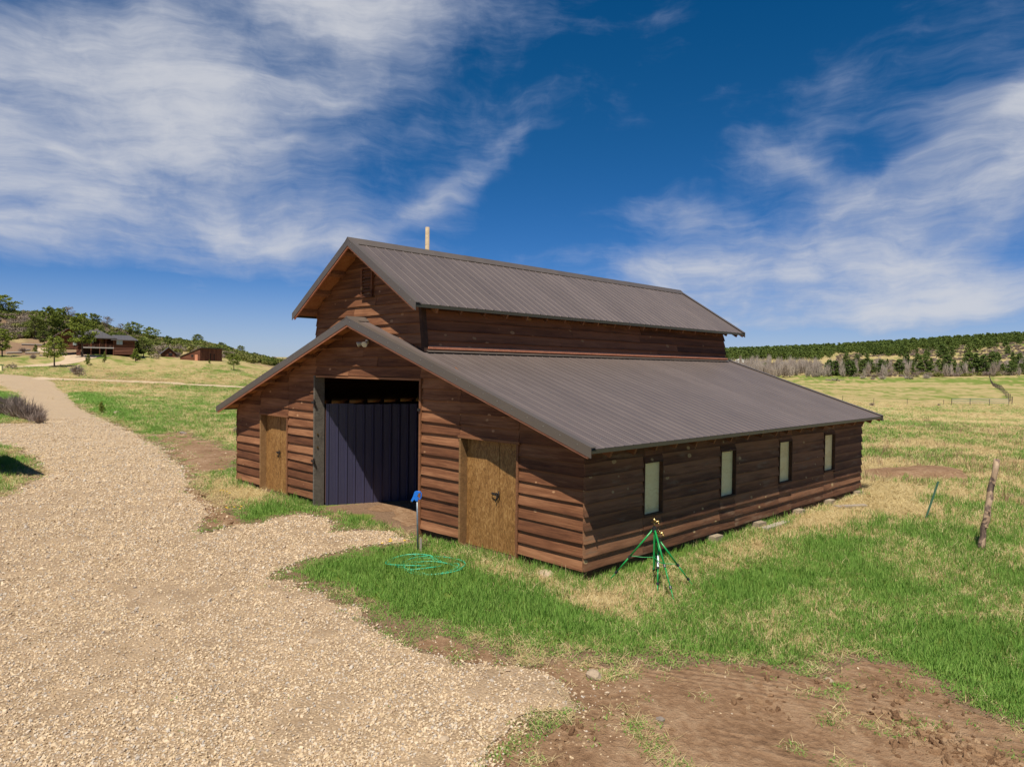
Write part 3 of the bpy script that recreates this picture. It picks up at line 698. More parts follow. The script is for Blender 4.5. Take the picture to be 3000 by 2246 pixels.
        for (ya, d) in ((y0, -1), (y1, 1)):
            a, b = ya+d*.010, ya-d*.11; u_s = us if d < 0 else u0
            pr = [(a, .040), (b, .040), (b, .026), (ya, .026), (ya, -.115), (a, -.115)]
            strip(roof, 'rake_trim', M['trim'], sg, zr, sl, u_s, u1+.02, pr)
            strip(roof, 'fascia', M['copper'], sg, zr, sl, u_s, u1-.05, [(ya-d*.003, -.02), (ya-d*.035, -.02), (ya-d*.035, -.150), (ya-d*.003, -.150)])
        MB().prism([(u1-.045, -.008), (u1+.006, -.008), (u1+.006, -.060), (u1-.002, -.060), (u1-.010, -.018), (u1-.045, -.018)], lambda u, d: slope_pt(sg, zr, sl, u, y0+.005, 0, d), lambda u, d: slope_pt(sg, zr, sl, u, y1-.005, 0, d)).build('drip_edge', M['drip'], roof)
        for k in range(nraf):
            yk = .16+k*.61
            if yk > y1-.1: break
            yk += random.uniform(-.02, .02)
            ex = random.uniform(-.02, .015)
            MB().prism([(uwall-.25, -.036), (u1-.045+ex, -.036), (u1-.11+ex, -.20), (uwall-.25, -.20)], lambda u, d: slope_pt(sg, zr, sl, u, yk, 0, d), lambda u, d: slope_pt(sg, zr, sl, u, yk+.042, 0, d)).build('rafter_tail', M['rafter'], roof)
        k = us+.22
        while k < u1-.15:
            for ya, yb in ((y0+.037, ywall[0]-.0), (ywall[1]+.03, y1-.037)):
                if k < u0 and ya > 1: continue
                MB().prism([(k-.045, -.036), (k+.045, -.036), (k+.045, -.115), (k-.045, -.115)], lambda u, d: slope_pt(sg, zr, sl, u, ya, 0, d), lambda u, d: slope_pt(sg, zr, sl, u, yb, 0, d)).build('purlin', M['rafter'], roof)
            k += .60
        # screws
        for u in np.arange(u0+.35, u1, .62):
            yy = y0+.16
            while yy < y1-.1:
                c = np.array(slope_pt(sg, zr, sl, u+random.uniform(-.02, .02), yy, .003)); s_ = .009
                screws.add([c+(-s_, -s_, 0), c+(s_, -s_, 0), c+(s_, s_, 0), c+(-s_, s_, 0), c+(sg*.003, 0, .011)], [(0, 1, 4), (1, 2, 4), (2, 3, 4), (3, 0, 4)])
                yy += PER*2
        for u in np.arange(us+.12, u1, .33):
            c = np.array(slope_pt(sg, zr, sl, u, y0-.010, 0, -.02)); s_ = .008
            screws.add([c+(-s_, 0, -s_), c+(s_, 0, -s_), c+(s_, 0, s_), c+(-s_, 0, s_), c+(0, -.010, 0)], [(0, 1, 4), (1, 2, 4), (2, 3, 4), (3, 0, 4)])
        return roof
    rl = roof_half(1, ZLA, SLL, 1.95, UL, YF, YB, 'lower_roof', first=0.0, uwall=5.89)
    roof_half(-1, ZLA, SLL, 1.95, UL, YF, YB, 'lower_roof', first=0.0, uwall=5.89)
    ru = roof_half(1, ZUA, SLU, 0, UU, YUF, YUB, 'upper_roof', uwall=1.86, ywall=(.072, L))
    roof_half(-1, ZUA, SLU, 0, UU, YUF, YUB, 'upper_roof', uwall=1.86, ywall=(.072, L))
    screws.build('roof_screws', M['screw'], barn)['kind'] = 'stuff'
    def cap(roof, zr, sl, y0, y1):
        n = max(1, int(round((y1-y0)/3.05)))
        for i in range(n):
            a, b = lerp(y0, y1, i/n), lerp(y0, y1, (i+1)/n)+(.03 if i < n-1 else 0); e = .004*(i % 2)
            pr = [(-.16, -.16*sl), (-.155, -.16*sl-.012), (-.03, .010-.03*sl), (0, .022), (.03, .010-.03*sl), (.155, -.16*sl-.012), (.16, -.16*sl), (.03, .030-.03*sl), (0, .042), (-.03, .030-.03*sl)]
            MB().prism(pr, lambda u, d: (MX+u, a, zr+.020+e+d), lambda u, d: (MX+u, b, zr+.020+e+d)).build('ridge_cap', M['trim'], roof)
    cap(ru, ZUA, SLU, YUF-.014, YUB+.014); cap(rl, ZLA, SLL, YF-.014, .05)
    # --- gable louvre
    v = empty('louvre_vent', (-5.99, .06, 4.57), 0, barn); vw, vh = .40, .62
    MB().box(0, vw, -.015, .012, 0, vh).build('backing', M['black'], v)
    for a in ((0, .035, 0, vh), (vw-.035, vw, 0, vh)): MB().box(a[0], a[1], -.075, -.016, a[2], a[3]).build('frame', M['upper'], v)
    for a in ((.035, vw-.035, 0, .035), (.035, vw-.035, vh-.035, vh)): MB().box(a[0], a[1], -.073, -.016, a[2], a[3]).build('frame', M['upper'], v)
    for k in range(8):
        z = .05+k*.067
        MB().prism([(-.070, z), (-.060, z), (-.018, z+.050), (-.018, z+.062)], lambda y, q: (.036, y, q), lambda y, q: (vw-.036, y, q)).build('slat', M['upper'], v)
    # --- small doors of strand board
    def small_door(x0, x1, split, label):
        d = empty('door', (x0, 0, 0), 0, barn); w_ = x1-x0; d['label'] = label
        MB().box(0, .045, -.045, .16, .04, 1.93).build('jamb', M['jamb'], d)
        MB().box(w_-.045, w_, -.045, .16, .04, 1.93).build('jamb', M['front'], d)
        MB().box(-.03, w_+.03, -.052, .16, 1.932, 1.975).build('lintel', M['front'], d)
        MB().box(.045, w_-.045, -.01, .16, .0, .05).build('threshold', M['skirt'], d)
        a, b = .05, w_-.05; s_ = lerp(a, b, split)
        MB().box(a, s_-.003, .110, .132, .06, 1.925).build('door_leaf', M['osb'], d)
        l2 = MB().box(s_+.003, b, .118, .140, .06, 1.925).build('door_leaf', M['osb'], d)
        h = MB().box(s_-.17, s_+.02, .098, .109, 1.02, 1.045).tube([(s_-.15, .10, 1.03), (s_-.15, .075, 1.03), (s_-.10, .06, 1.035), (s_-.05, .06, 1.03), (s_-.03, .09, 1.0)], .009, 6)
        h.tube([(s_-.03, .085, 1.06), (s_-.02, .08, .98), (s_-.05, .08, .90)], .011, 6).tube([(s_+.01, .085, 1.09), (s_+.03, .08, 1.03), (s_, .08, .96)], .010, 6)
        h.build('hasp', M['iron'], d)
    small_door(DR[0], DR[1], .60, 'strand board double door in the barn front nearest its right corner')
    small_door(DL[0], DL[1], .55, 'strand board double door in the barn front nearest its left corner')
    # --- great doorway
    g = empty('doorway', (0, 0, 0), 0, barn)
    MB().box(-7.80, -7.748, -.05, .20, .0, 2.945).build('jamb', M['greypost'], g)
    MB().box(-3.952, -3.90, -.055, .16, .0, 2.945).build('jamb', M['front'], g)
    MB().box(-7.748, -3.952, -.030, .16, 2.905, 2.948).build('lintel', M['front'], g)
    for z in (2.32, 1.0): MB().box(-7.83, -7.70, -.085, -.052, z, z+.05).tube([(-7.74, -.07, z-.03), (-7.74, -.07, z+.09)], .018, 6).build('hinge', M['iron'], g)
    for z in (2.34,): MB().box(-3.97, -3.90, -.08, -.056, z, z+.05).build('hinge', M['iron'], g)
    for z in (1.62, 1.33): MB().tube([(-7.746, .03, z), (-7.735, .03, z)], .022, 8).build('bolt', M['brass'], g)
    # swung-in metal leaf
    A, B = np.array([-7.71, .215]), np.array([-6.84, 2.42]); dv = B-A; ln = np.linalg.norm(dv)
    leaf = empty('metal_door', (A[0], A[1], .0), math.atan2(dv[1], dv[0]), barn); leaf['label'] = 'dark navy ribbed metal door leaf swung into the dark barn'
    def dpanel(a, b, h, off):
        pts = [(a, 0)]; k = a+.03
        while k < b-.06:
            pts += [(k, 0), (k+.014, .024), (k+.034, .024), (k+.048, 0)]
            for m_ in (.085, .115, .145, .175):
                if k+m_+.012 < b: pts += [(k+m_, 0), (k+m_+.006, .004), (k+m_+.012, 0)]
            k += .208
        pts.append((b, 0)); n = len(pts)
        vs = [(x, -y-off, 0) for x, y in pts]+[(x, -y-off, h) for x, y in pts]
        MB().add(vs, [(i, i+1, n+i+1, n+i) for i in range(n-1)]).build('door_panel', M['navy'], leaf)
    dpanel(0, .62, 2.31, .004); dpanel(.60, ln, 2.29, 0)
    MB().box(0, ln, .004, .05, .05, .16).box(0, ln, .004, .05, 2.1, 2.2).box(0, .1, .004, .05, .16, 2.1).box(ln-.1, ln, .004, .05, .16, 2.1).build('door_frame', M['rafter'], leaf)
    # interior posts, loft beam, dark earth floor
    for px_, py_ in ((-8.1, 3.6), (-8.1, 7.2), (-3.7, 3.6), (-3.7, 7.2)):
        MB().box(px_-.08, px_+.08, py_-.08, py_+.08, 0, 3.25).build('interior_post', M['rafter'], barn)
    MB().box(-8.2, -3.6, 3.5, 3.7, 2.45, 2.65).build('interior_beam', M['rafter'], barn)
    MB().box(-8.2, -8.02, .2, L-.2, 2.95, 3.15).build('interior_beam', M['rafter'], barn)
    # footing blocks along the side
    for k, (px_, py_) in enumerate([(2098, 1603), (2226, 1560), (2342, 1521), (2433, 1491), (2515, 1462)]):
        v_ = ray(px_, py_); t = (.10-CAM[0])/v_[0]; y = CAM[1]+t*v_[1]
        b = MB().prism([(-.20, -.06), (.20, -.06), (.19, .13), (-.19, .135)], lambda u, q: (-.06, u*.8, q), lambda u, q: (.13, u*.78, q-.01))
        o = b.build('concrete_block', M['concrete'], None, (.03, y, .0), (0, 0, random.uniform(-.15, .15)))
        tag(o, ['tan concrete footing block under the barn side nearest the sprinklers', 'second concrete footing block from the front along the barn side', 'middle concrete footing block along the barn side wall', 'concrete footing block beside the loose plank ends', 'concrete footing block at the barn far back corner'][k], 'concrete block', 'footing blocks along the barn')
    # flood lamp under the front peak
    fx = empty('floodlight', (-5.70, -.03, 3.66), 0, barn)
    MB().tube([(0, .0, 0), (0, -.03, 0)], .05, 10).build('base', M['lamp'], fx)
    for s_ in (-1, 1):
        d = np.array([s_*.55, -.75, -.35]); d /= np.linalg.norm(d); c0 = np.array([s_*.03, -.03, 0])
        MB().tube([c0, c0+d*.06, c0+d*.075, c0+d*.17], [.014, .018, .028, .062], 10).build('lamp_housing', M['lamp'], fx, smooth=False)
        MB().tube([c0+d*.168, c0+d*.178], [.060, .040], 10).build('lens', M['lampglass'], fx)
    return barn
build_barn()

# ------------------------------------------------------------------ small things near the barn
def image_plane(px, py, D):
    """local frame facing the camera: x to the right, z up, at the terrain"""
    return on(px, py, D)
HEAD = math.atan2(RH[1], RH[0])
def build_hydrant():
    h = empty('yard_hydrant', (-3.0, -.75, hz(-3.0, -.75)), HEAD)
    tag(h, 'blue-headed frost-free water hydrant on a grey pipe by the doorway', 'hydrant')
    MB().tube([(-.02, 0, -.1), (-.035, 0, .45), (-.045, 0, .90)], [.017, .016, .016], 10).build('pipe', M['steel'], h, smooth=True)
    s = 1/890.0
    f = lambda x, y: ((x-642)*s-.045, (352-y)*s+.885)
    body = [(550, 345), (572, 366), (600, 328), (622, 352), (656, 352), (664, 300), (644, 285), (662, 238), (690, 228), (690, 213), (630, 204), (603, 214), (580, 285)]
    MB().prism([f(*q) for q in body][::-1], lambda u, v: (u, -.026, v), lambda u, v: (u, .026, v)).build('head', M['blue'], h)
    MB().tube([(f(*q)[0], 0, f(*q)[1]) for q in [(640, 214), (688, 217), (704, 245), (703, 295), (686, 328), (655, 318)]], .011, 7).build('handle', M['blue'], h)
    a, b = f(561, 352), f(553, 370); MB().tube([(a[0], 0, a[1]), (b[0], 0, b[1])], .012, 8).build('spout', M['brass'], h)
    MB().prism([(-.005, -.1), (.045, -.1), (.035, .23), (.005, .25)], lambda u, v: (u, .02, v), lambda u, v: (u, .06, v)).build('stake', M['oldplank'], h)
build_hydrant()
def build_hose():
    c = ground_hit(1243, 1662); rr = random.Random(3); pts = []
    R = lambda a, b: c[:2]+a*RH+b*FH
    loops = [(-.26, .22, .38, .34), (-.16, .12, .30, .30), (.20, -.16, .42, .30), (.10, .02, .55, .46), (.26, -.26, .34, .26), (-.20, .18, .44, .28)]
    N = 22
    for li, (ca, cb, ra, rb) in enumerate(loops):
        nx = loops[(li+1) % len(loops)]
        for k in range(N):
            t = k/N; q = [lerp(a, b, t) for a, b in zip((ca, cb, ra, rb), nx)]; an = 2*math.pi*t+1.0
            p = R(q[0]+q[2]*math.cos(an)+rr.uniform(-.008, .008), q[1]+q[3]*math.sin(an)*1.2)
            pts.append((p[0], p[1], hz(p[0], p[1])+.034+.008*li*.6+.022*math.sin(an*2+li)))
    o = MB().tube(pts, .0105, 6).build('garden_hose', M['hose'], None, smooth=True)
    tag(o, 'turquoise green garden hose lying in loose coils on the lawn', 'hose')
build_hose()
def tripod(name, apex, feet, label, lbl_leg=None):
    ax = np.array(apex); base = np.array([ax[0], ax[1], hz(ax[0], ax[1])]); t = empty(name, base); tag(t, label, 'sprinkler', 'tripod sprinklers')
    A = ax-base; F = [np.array([f[0], f[1], hz(*f)-.02])-base for f in feet]
    for i, f in enumerate(F):
        d = (f-A); A2 = A+d/np.linalg.norm(d)*.04
        lg = MB().tube([A2, A+d*.52], .0135, 8).tube([A+d*.50, A+d*.80], .0105, 8).tube([A+d*.78, f], .008, 8).build('leg', M['green'], t, smooth=True)
        for q in (.52, .80): MB().tube([A+d*(q-.018), A+d*(q+.018)], .021, 8).build('clamp', M['blackplastic'], lg)
        c = A*.48+np.array([0, 0, .02]); MB().tube([A+d*.50, lerp(A+d*.50, c, .55)+(0, 0, -.01), c], .006, 6).build('brace', M['green'], t)
        if lbl_leg == i:
            MB().tube([A+d*.30, A+d*.52], .0145, 8).build('label_sleeve', M['white'], lg)
    MB().tube([A*.30, A*.48, A+(0, 0, -.02)], [.010, .012, .012], 8).build('riser', M['green'], t)
    MB().tube([A+(0, 0, -.05), A+(0, 0, .01)], .034, 8).tube([A+(0, 0, .0), A+(0, 0, .03)], .022, 8).build('hub', M['blackplastic'], t)
    hd = MB().tube([A+(0, 0, .03), A+(0, 0, .09)], .013, 8).tube([A+(-.05, .0, .075), A+(.07, .01, .105)], [.010, .016], 8).tube([A+(.01, 0, .09), A+(-.01, 0, .145)], [.02, .010], 8)
    hd.tube([A+(.03, -.02, .12), A+(-.06, .02, .13)], .007, 6).tube([A+(.09, .0, .06), A+(.06, .0, .09)], .012, 6)
    hd.build('sprinkler_head', M['brass'], t, smooth=True)
tripod('tripod_sprinkler', (.84, .56, .86), [(.22, .27), (1.41, .22), (.66, .95)], 'green tripod sprinkler standing in front, nearest the barn corner')
tripod('tripod_sprinkler', (.85, .66, .68), [(1.27, 1.0), (1.06, .33), (.50, 1.05)], 'lower green tripod sprinkler behind the front one, with white sleeve', 1)
def build_posts():
    b = ground_hit(2870, 1614); tp = at(2921, 1345, (b-CAM)@FW+.12)-b; n = 12; r = random.Random(5)
    pts = [np.array(tp)*(i/n)+np.array([r.uniform(-.014, .014), r.uniform(-.014, .014), 0])*(0 < i < n) for i in range(n+1)]; pts[0] = pts[0]-(0, 0, .1)
    rad = [.056*(1-.18*i/n)*r.uniform(.88, 1.12) for i in range(n+1)]
    o = MB().tube(pts, rad, 10).build('log_post', M['barklog'], None, tuple(b), smooth=True)
    for k in range(4):
        q = pts[3+k*2]; a = r.uniform(0, 6); MB().tube([q, q+np.array([math.cos(a)*.09, math.sin(a)*.09, .03])], [.02, .012], 6).build('branch_stub', M['barklog'], o)
    tag(o, 'leaning weathered log fence post with peeling bark at right', 'post')
    b = ground_hit(2711, 1522); tp = at(2749, 1410, (b-CAM)@FW)-b
    m = MB(); t = np.array(tp); x = np.array([*RH, 0]); y = np.array([*FH, 0])
    m.prism([(-.022, -.004), (.022, -.004), (.022, .004), (.004, .004), (.004, .035), (-.004, .035), (-.004, .004), (-.022, .004)], lambda u, v: tuple(x*u+y*v-t*.15), lambda u, v: tuple(x*u+y*v+t))
    o = m.build('steel_fence_post', M['tpost'], None, tuple(b)); tag(o, 'slim leaning green steel fence post left of the log post', 'post')
    # tall round pole behind the barn
    q = on(1252, 700, 36); top = at(1252, 666, 36)
    o = MB().tube([(0, 0, -.5), (0, 0, top[2]-q[2])], [.14, .105], 12).build('utility_pole', M['pole'], None, tuple(q), smooth=True)
    tag(o, 'bare wooden pole rising behind the barn ridge', 'pole')
    # loose planks lying by the footing
    for k, (a, b_, lab) in enumerate((((2448, 1490), (2536, 1486), 'grey weathered plank lying on the grass at the barn back corner'), ((2240, 1556), (2305, 1535), 'thin grey plank lying between the footing blocks'))):
        p, q = ground_hit(*a), ground_hit(*b_); d = q-p; ln = np.linalg.norm(d[:2])
        o = MB().box(0, ln, -.07, .07, .02, .055).build('loose_plank', M['oldplank'], None, (p[0], p[1], hz(p[0], p[1])+.02), (0, 0, math.atan2(d[1], d[0]))); tag(o, lab, 'plank')
build_posts()
def rock_mesh(name, mat, seed, sub=2, amp=.35, jit=.07):
    import bmesh
    bm = bmesh.new(); bmesh.ops.create_icosphere(bm, subdivisions=sub, radius=1); r = np.random.default_rng(seed); ph = r.uniform(0, 6, (4, 3)); fr = r.uniform(.8, 2.2, (4, 3))
    for v in bm.verts:
        c = np.array(v.co); k = 1+amp*sum(math.sin(fr[i]@c+ph[i][0]) for i in range(4))/3; v.co = Vector(c*k*np.array([1.0, .8, .62]))
    for v in bm.verts: v.co *= 1+r.uniform(-jit, jit)
    me = bpy.data.meshes.new(name); bm.to_mesh(me); bm.free(); me.materials.append(mat); return me
def build_rocks():
    rm = [rock_mesh('rock', M['rock'], i) for i in range(3)]; gm = rock_mesh('rock', M['dgrock'], 9)
    for px_, py_, s, m, lab in [(922, 1886, .085, rm[0], 'pale stone sitting proud on the gravel driveway'), (1302, 2172, .06, rm[1], 'flat oval stone in the gravel near the bottom edge'), (1598, 1690, .14, rm[2], 'pale round rock in straw beside the barn corner'),
                                (2430, 1995, .05, rm[0], 'tan angular stone on the bare soil'), (1932, 2110, .05, gm, 'grey stone on the bare soil beside the grass tufts'), (1742, 1986, .10, rm[1], 'half buried tan rock where soil meets grass'),
                                (342, 1212, .22, rm[2], 'white rock in the meadow beside a young bush'), (230, 1072, .32, rm[0], 'orange boulder on the slope below the log house drive'), (150, 1045, .45, rm[1], 'orange boulder inside the drive loop'), (122, 1043, .4, gm, 'grey boulder beside the orange one in the drive loop'),
                                (568, 1050, .6, gm, 'dark boulder below the small red door of the shed'), (600, 1053, .45, rm[2], 'pale boulder at the foot of the shed wall'), (467, 1122, .2, rm[0], 'small pale rock beside the meadow path'), (538, 1271, .16, gm, 'dark rock on the verge right of the driveway'), (38, 992, .5, rm[1], 'pale boulder on the bank at far left')]:
        p = ground_hit(px_, py_); o = obj('rock', m, None, (p[0], p[1], p[2]+s*.15), (0, 0, random.uniform(0, 6)), (s, s, s)); tag(o, lab, 'rock')
build_rocks()

# ------------------------------------------------------------------ scattered ground cover (geometry nodes instances)
def proto(name, V, F, mat): return bpy.data.objects.new(name, np_mesh(name, V, F, mat))
def scatter(name, P, rot, scl, idx, protos, label, cat):
    n = len(P); me = bpy.data.meshes.new(name); me.vertices.add(n); me.vertices.foreach_set('co', np.asarray(P, np.float32).ravel())
    a = me.attributes.new('rot', 'FLOAT_VECTOR', 'POINT'); a.data.foreach_set('vector', np.asarray(rot, np.float32).ravel())
    a = me.attributes.new('scl', 'FLOAT_VECTOR', 'POINT'); a.data.foreach_set('vector', np.asarray(scl, np.float32).ravel())
    a = me.attributes.new('pick', 'INT', 'POINT'); a.data.foreach_set('value', np.asarray(idx, np.int32))
    o = obj(name, me); g = bpy.data.node_groups.new(name, 'GeometryNodeTree')
    g.interface.new_socket('Geometry', in_out='INPUT', socket_type='NodeSocketGeometry'); g.interface.new_socket('Geometry', in_out='OUTPUT', socket_type='NodeSocketGeometry')
    T = NT(g); gi = T.node('NodeGroupInput'); go = T.node('NodeGroupOutput'); j = T.node('GeometryNodeJoinGeometry')
    for p in reversed(protos):
        oi = T.node('GeometryNodeObjectInfo', {'Object': p, 'As Instance': True}); T.l.new(oi.outputs['Geometry'], j.inputs[0])
    ip = T.node('GeometryNodeInstanceOnPoints'); T.l.new(gi.outputs[0], ip.inputs['Points']); T.l.new(j.outputs[0], ip.inputs['Instance']); ip.inputs['Pick Instance'].default_value = True
    def at_(nm, ty): return T.node('GeometryNodeInputNamedAttribute', {'Name': nm}, data_type=ty).outputs['Attribute']
    T.l.new(at_('rot', 'FLOAT_VECTOR'), ip.inputs['Rotation']); T.l.new(at_('scl', 'FLOAT_VECTOR'), ip.inputs['Scale']); T.l.new(at_('pick', 'INT'), ip.inputs['Instance Index'])
    T.l.new(ip.outputs[0], go.inputs[0])
    md = o.modifiers.new('scatter', 'NODES'); md.node_group = g
    return tag(o, label, cat, kind='stuff')
def tuft(seed, n, h, spread, width, bend, up=1.0):
    r = np.random.default_rng(seed); V = []; F = []
    for i in range(n):
        a = r.uniform(0, 6.28); rad = spread*math.sqrt(r.uniform()); b = np.array([rad*math.cos(a), rad*math.sin(a), 0]); ta = r.uniform(0, 6.28); hh = h*r.uniform(.45, 1.1); bd = bend*r.uniform(.3, 1.2)*hh
        d = np.array([math.cos(ta), math.sin(ta), 0]); sd = np.array([-d[1], d[0], 0])*width*r.uniform(.6, 1.2)/2
        p1 = b+d*bd*.35+np.array([0, 0, hh*.55*up]); p2 = b+d*bd+np.array([0, 0, hh*up*r.uniform(.75, 1)]); k = len(V)
        V += [b-sd, b+sd, p1-sd*.8, p1+sd*.8, p2]; F += [(k, k+1, k+3), (k, k+3, k+2), (k+2, k+3, k+4)]
    return np.array(V), np.array(F)
def sample(n, dmin, dmax, power, tmax=.86):
    """random plan points in the sector before the camera; density falls as distance**-power"""
    u = RNG.random(n); e = 2-power
    d = (dmin**e+u*(dmax**e-dmin**e))**(1/e); t = RNG.uniform(-tmax, tmax, n)
    x = CAM[0]+d*(np.cos(t)*FH[0]+np.sin(t)*RH[0]); y = CAM[1]+d*(np.cos(t)*FH[1]+np.sin(t)*RH[1]); return x, y, d
def outside_barn(x, y, m=.03): return ~((x > -W-m) & (x < m) & (y > -m) & (y < L+m))
def visible(x, y):
    """drop points the barn hides for good, and the gravel / soil"""
    return outside_barn(x, y)
def build_grass():
    gp = [proto('grass_tuft', *tuft(i, 11, .125, .075, .0070, .55), M['grass']) for i in range(4)]
    sp_ = [proto('grass_tuft', *tuft(20+i, 10, .060, .085, .0085, 1.1), M['grass']) for i in range(3)]
    dp = [proto('straw_tuft', *tuft(40+i, 13, .115, .09, .0055, 1.5, .50), M['dry']) for i in range(4)]
    x, y, d = sample(380000, 4.2, 150, 1.6)
    k = visible(x, y); x, y, d = x[k], y[k], d[k]
    fg, fd = f_gravel(x, y), f_dirt(x, y); fm = np.where((d > 15) & (d < 40), f_mound(x, y), 9.)
    g = green_at(x, y)+(RNG.random(len(x))-.5)*.62
    edge = np.minimum(fg, fd)
    prob = smooth(edge, -.16, .42)*.92+.03*(edge > -.6)
    weedy = (fbm(x, y, .40, 2, 71) > .69) & (fd < 0) & (fg > .1); prob = np.where(weedy, .55, prob)
    prob = np.where(fg < -.05, .0045*(fbm(x, y, 1.5, 2, 72) > .55), prob)
    prob = np.where(fm < 0, .16, prob)*(1-.75*smooth(d, 60, 150))*np.where(d > 60, np.minimum(f_drive2(x, y), f_trail(x, y)) > 0, True)
    k = RNG.random(len(x)) < prob; x, y, d, g, edge = x[k], y[k], d[k], g[k], edge[k]
    z = height(x, y)+.004
    n = len(x); far = np.clip((d/12), 1, 10)**.85
    tall = (.72+.75*fbm(x, y, 1.3, 3, 75))*(.45+.55*smooth(edge, 0, 1.3))
    hug = np.exp(-(np.clip(-y-.0, -1, 9)/.5)**2)*((x > -W) & (x < .3) & (y < .05))
    tall = tall*(1+.35*hug)
    tall = np.where(d > 22, tall*.8, tall)
    isg = g > .47
    rz = RNG.uniform(0, 6.28, n); tilt = RNG.normal(0, .16, (n, 2)); rot = np.stack([tilt[:, 0], tilt[:, 1], rz], -1)
    w = far*RNG.uniform(.8, 1.25, n); scl = np.stack([w, w, tall*RNG.uniform(.75, 1.25, n)*np.minimum(far, 1.9)], -1)
    pick = np.where((edge < .35) | (RNG.random(n) < .25), 4+RNG.integers(0, 3, n), RNG.integers(0, 4, n))
    P = np.stack([x, y, z], -1)
    scatter('lawn_grass', P[isg], rot[isg], scl[isg], pick[isg], gp+sp_, 'bright green spring grass around the barn', 'grass')
    q = ~isg; scatter('straw_grass', P[q], rot[q], scl[q], RNG.integers(0, 4, q.sum()), dp, 'flattened tan dry grass and straw', 'grass')
    # dense dry clumps at the barn foot and doorstep, and taller dead stalks in the right-hand field
    xs, ys = [], []
    for cx, cy, sx, sy, m in [(-1.7, -.35, .75, .22, 330), (-.5, -.45, .6, .3, 200), (.9, 1.6, .3, 1.6, 330), (.7, 5.5, .35, 2.5, 330), (-10.3, -.5, 1.1, .3, 260), (-8.4, -.35, .6, .2, 60), (-4.6, -.4, .5, .25, 90), (4.2, 6.6, 1.6, 1.2, 330), (2.2, 11.5, 1.6, 1.4, 260)]:
        xs.append(RNG.normal(cx, sx, m)); ys.append(RNG.normal(cy, sy, m))
    x, y = np.concatenate(xs), np.concatenate(ys); k = outside_barn(x, y) & (f_gravel(x, y) > 0); x, y = x[k], y[k]; n = len(x)
    s = RNG.uniform(.7, 1.5, n); scatter('straw_clumps', np.stack([x, y, height(x, y)], -1), np.stack([RNG.normal(0, .35, n), RNG.normal(0, .35, n), RNG.uniform(0, 6.28, n)], -1), np.stack([s, s, s*1.1], -1), RNG.integers(0, 4, n), dp, 'pale straw heaped along the barn foot', 'straw')
    wp = [proto('weed_stalk', *tuft(60+i, 7, .42, .07, .010, .35), M['weed']) for i in range(3)]
    x, y, d = sample(16000, 14, 60, 1.0); t, _ = polar(x, y)
    m = fbm(x, y, 5, 3, 81); k = (t > .24) & outside_barn(x, y, 1.0) & (m > .56) & (f_mound(x, y) > .2) & ((y > 12) | (x > 5.5)); x, y, d = x[k], y[k], d[k]; n = len(x)
    s = RNG.uniform(.45, 1.15, n); scatter('dead_weeds', np.stack([x, y, height(x, y)], -1), np.stack([RNG.normal(0, .2, n), RNG.normal(0, .2, n), RNG.uniform(0, 6.28, n)], -1), np.stack([s*1.2, s*1.2, s], -1), RNG.integers(0, 3, n), wp, 'brown dead weed stalks standing in the right-hand field', 'weeds')
    # lone stalks by the doorway
    x = RNG.uniform(-9.2, -6.2, 26); y = RNG.uniform(-.55, -.08, 26); n = 26
    scatter('tall_dead_stalks', np.stack([x, y, height(x, y)], -1), np.stack([RNG.normal(0, .25, n), RNG.normal(0, .25, n), RNG.uniform(0, 6.28, n)], -1), np.repeat(RNG.uniform(.5, 1.1, n)[:, None], 3, 1)*np.array([.5, .5, 1.15]), RNG.integers(0, 4, n), dp, 'tall dry stalks beside the barn doorway', 'weeds')
build_grass()
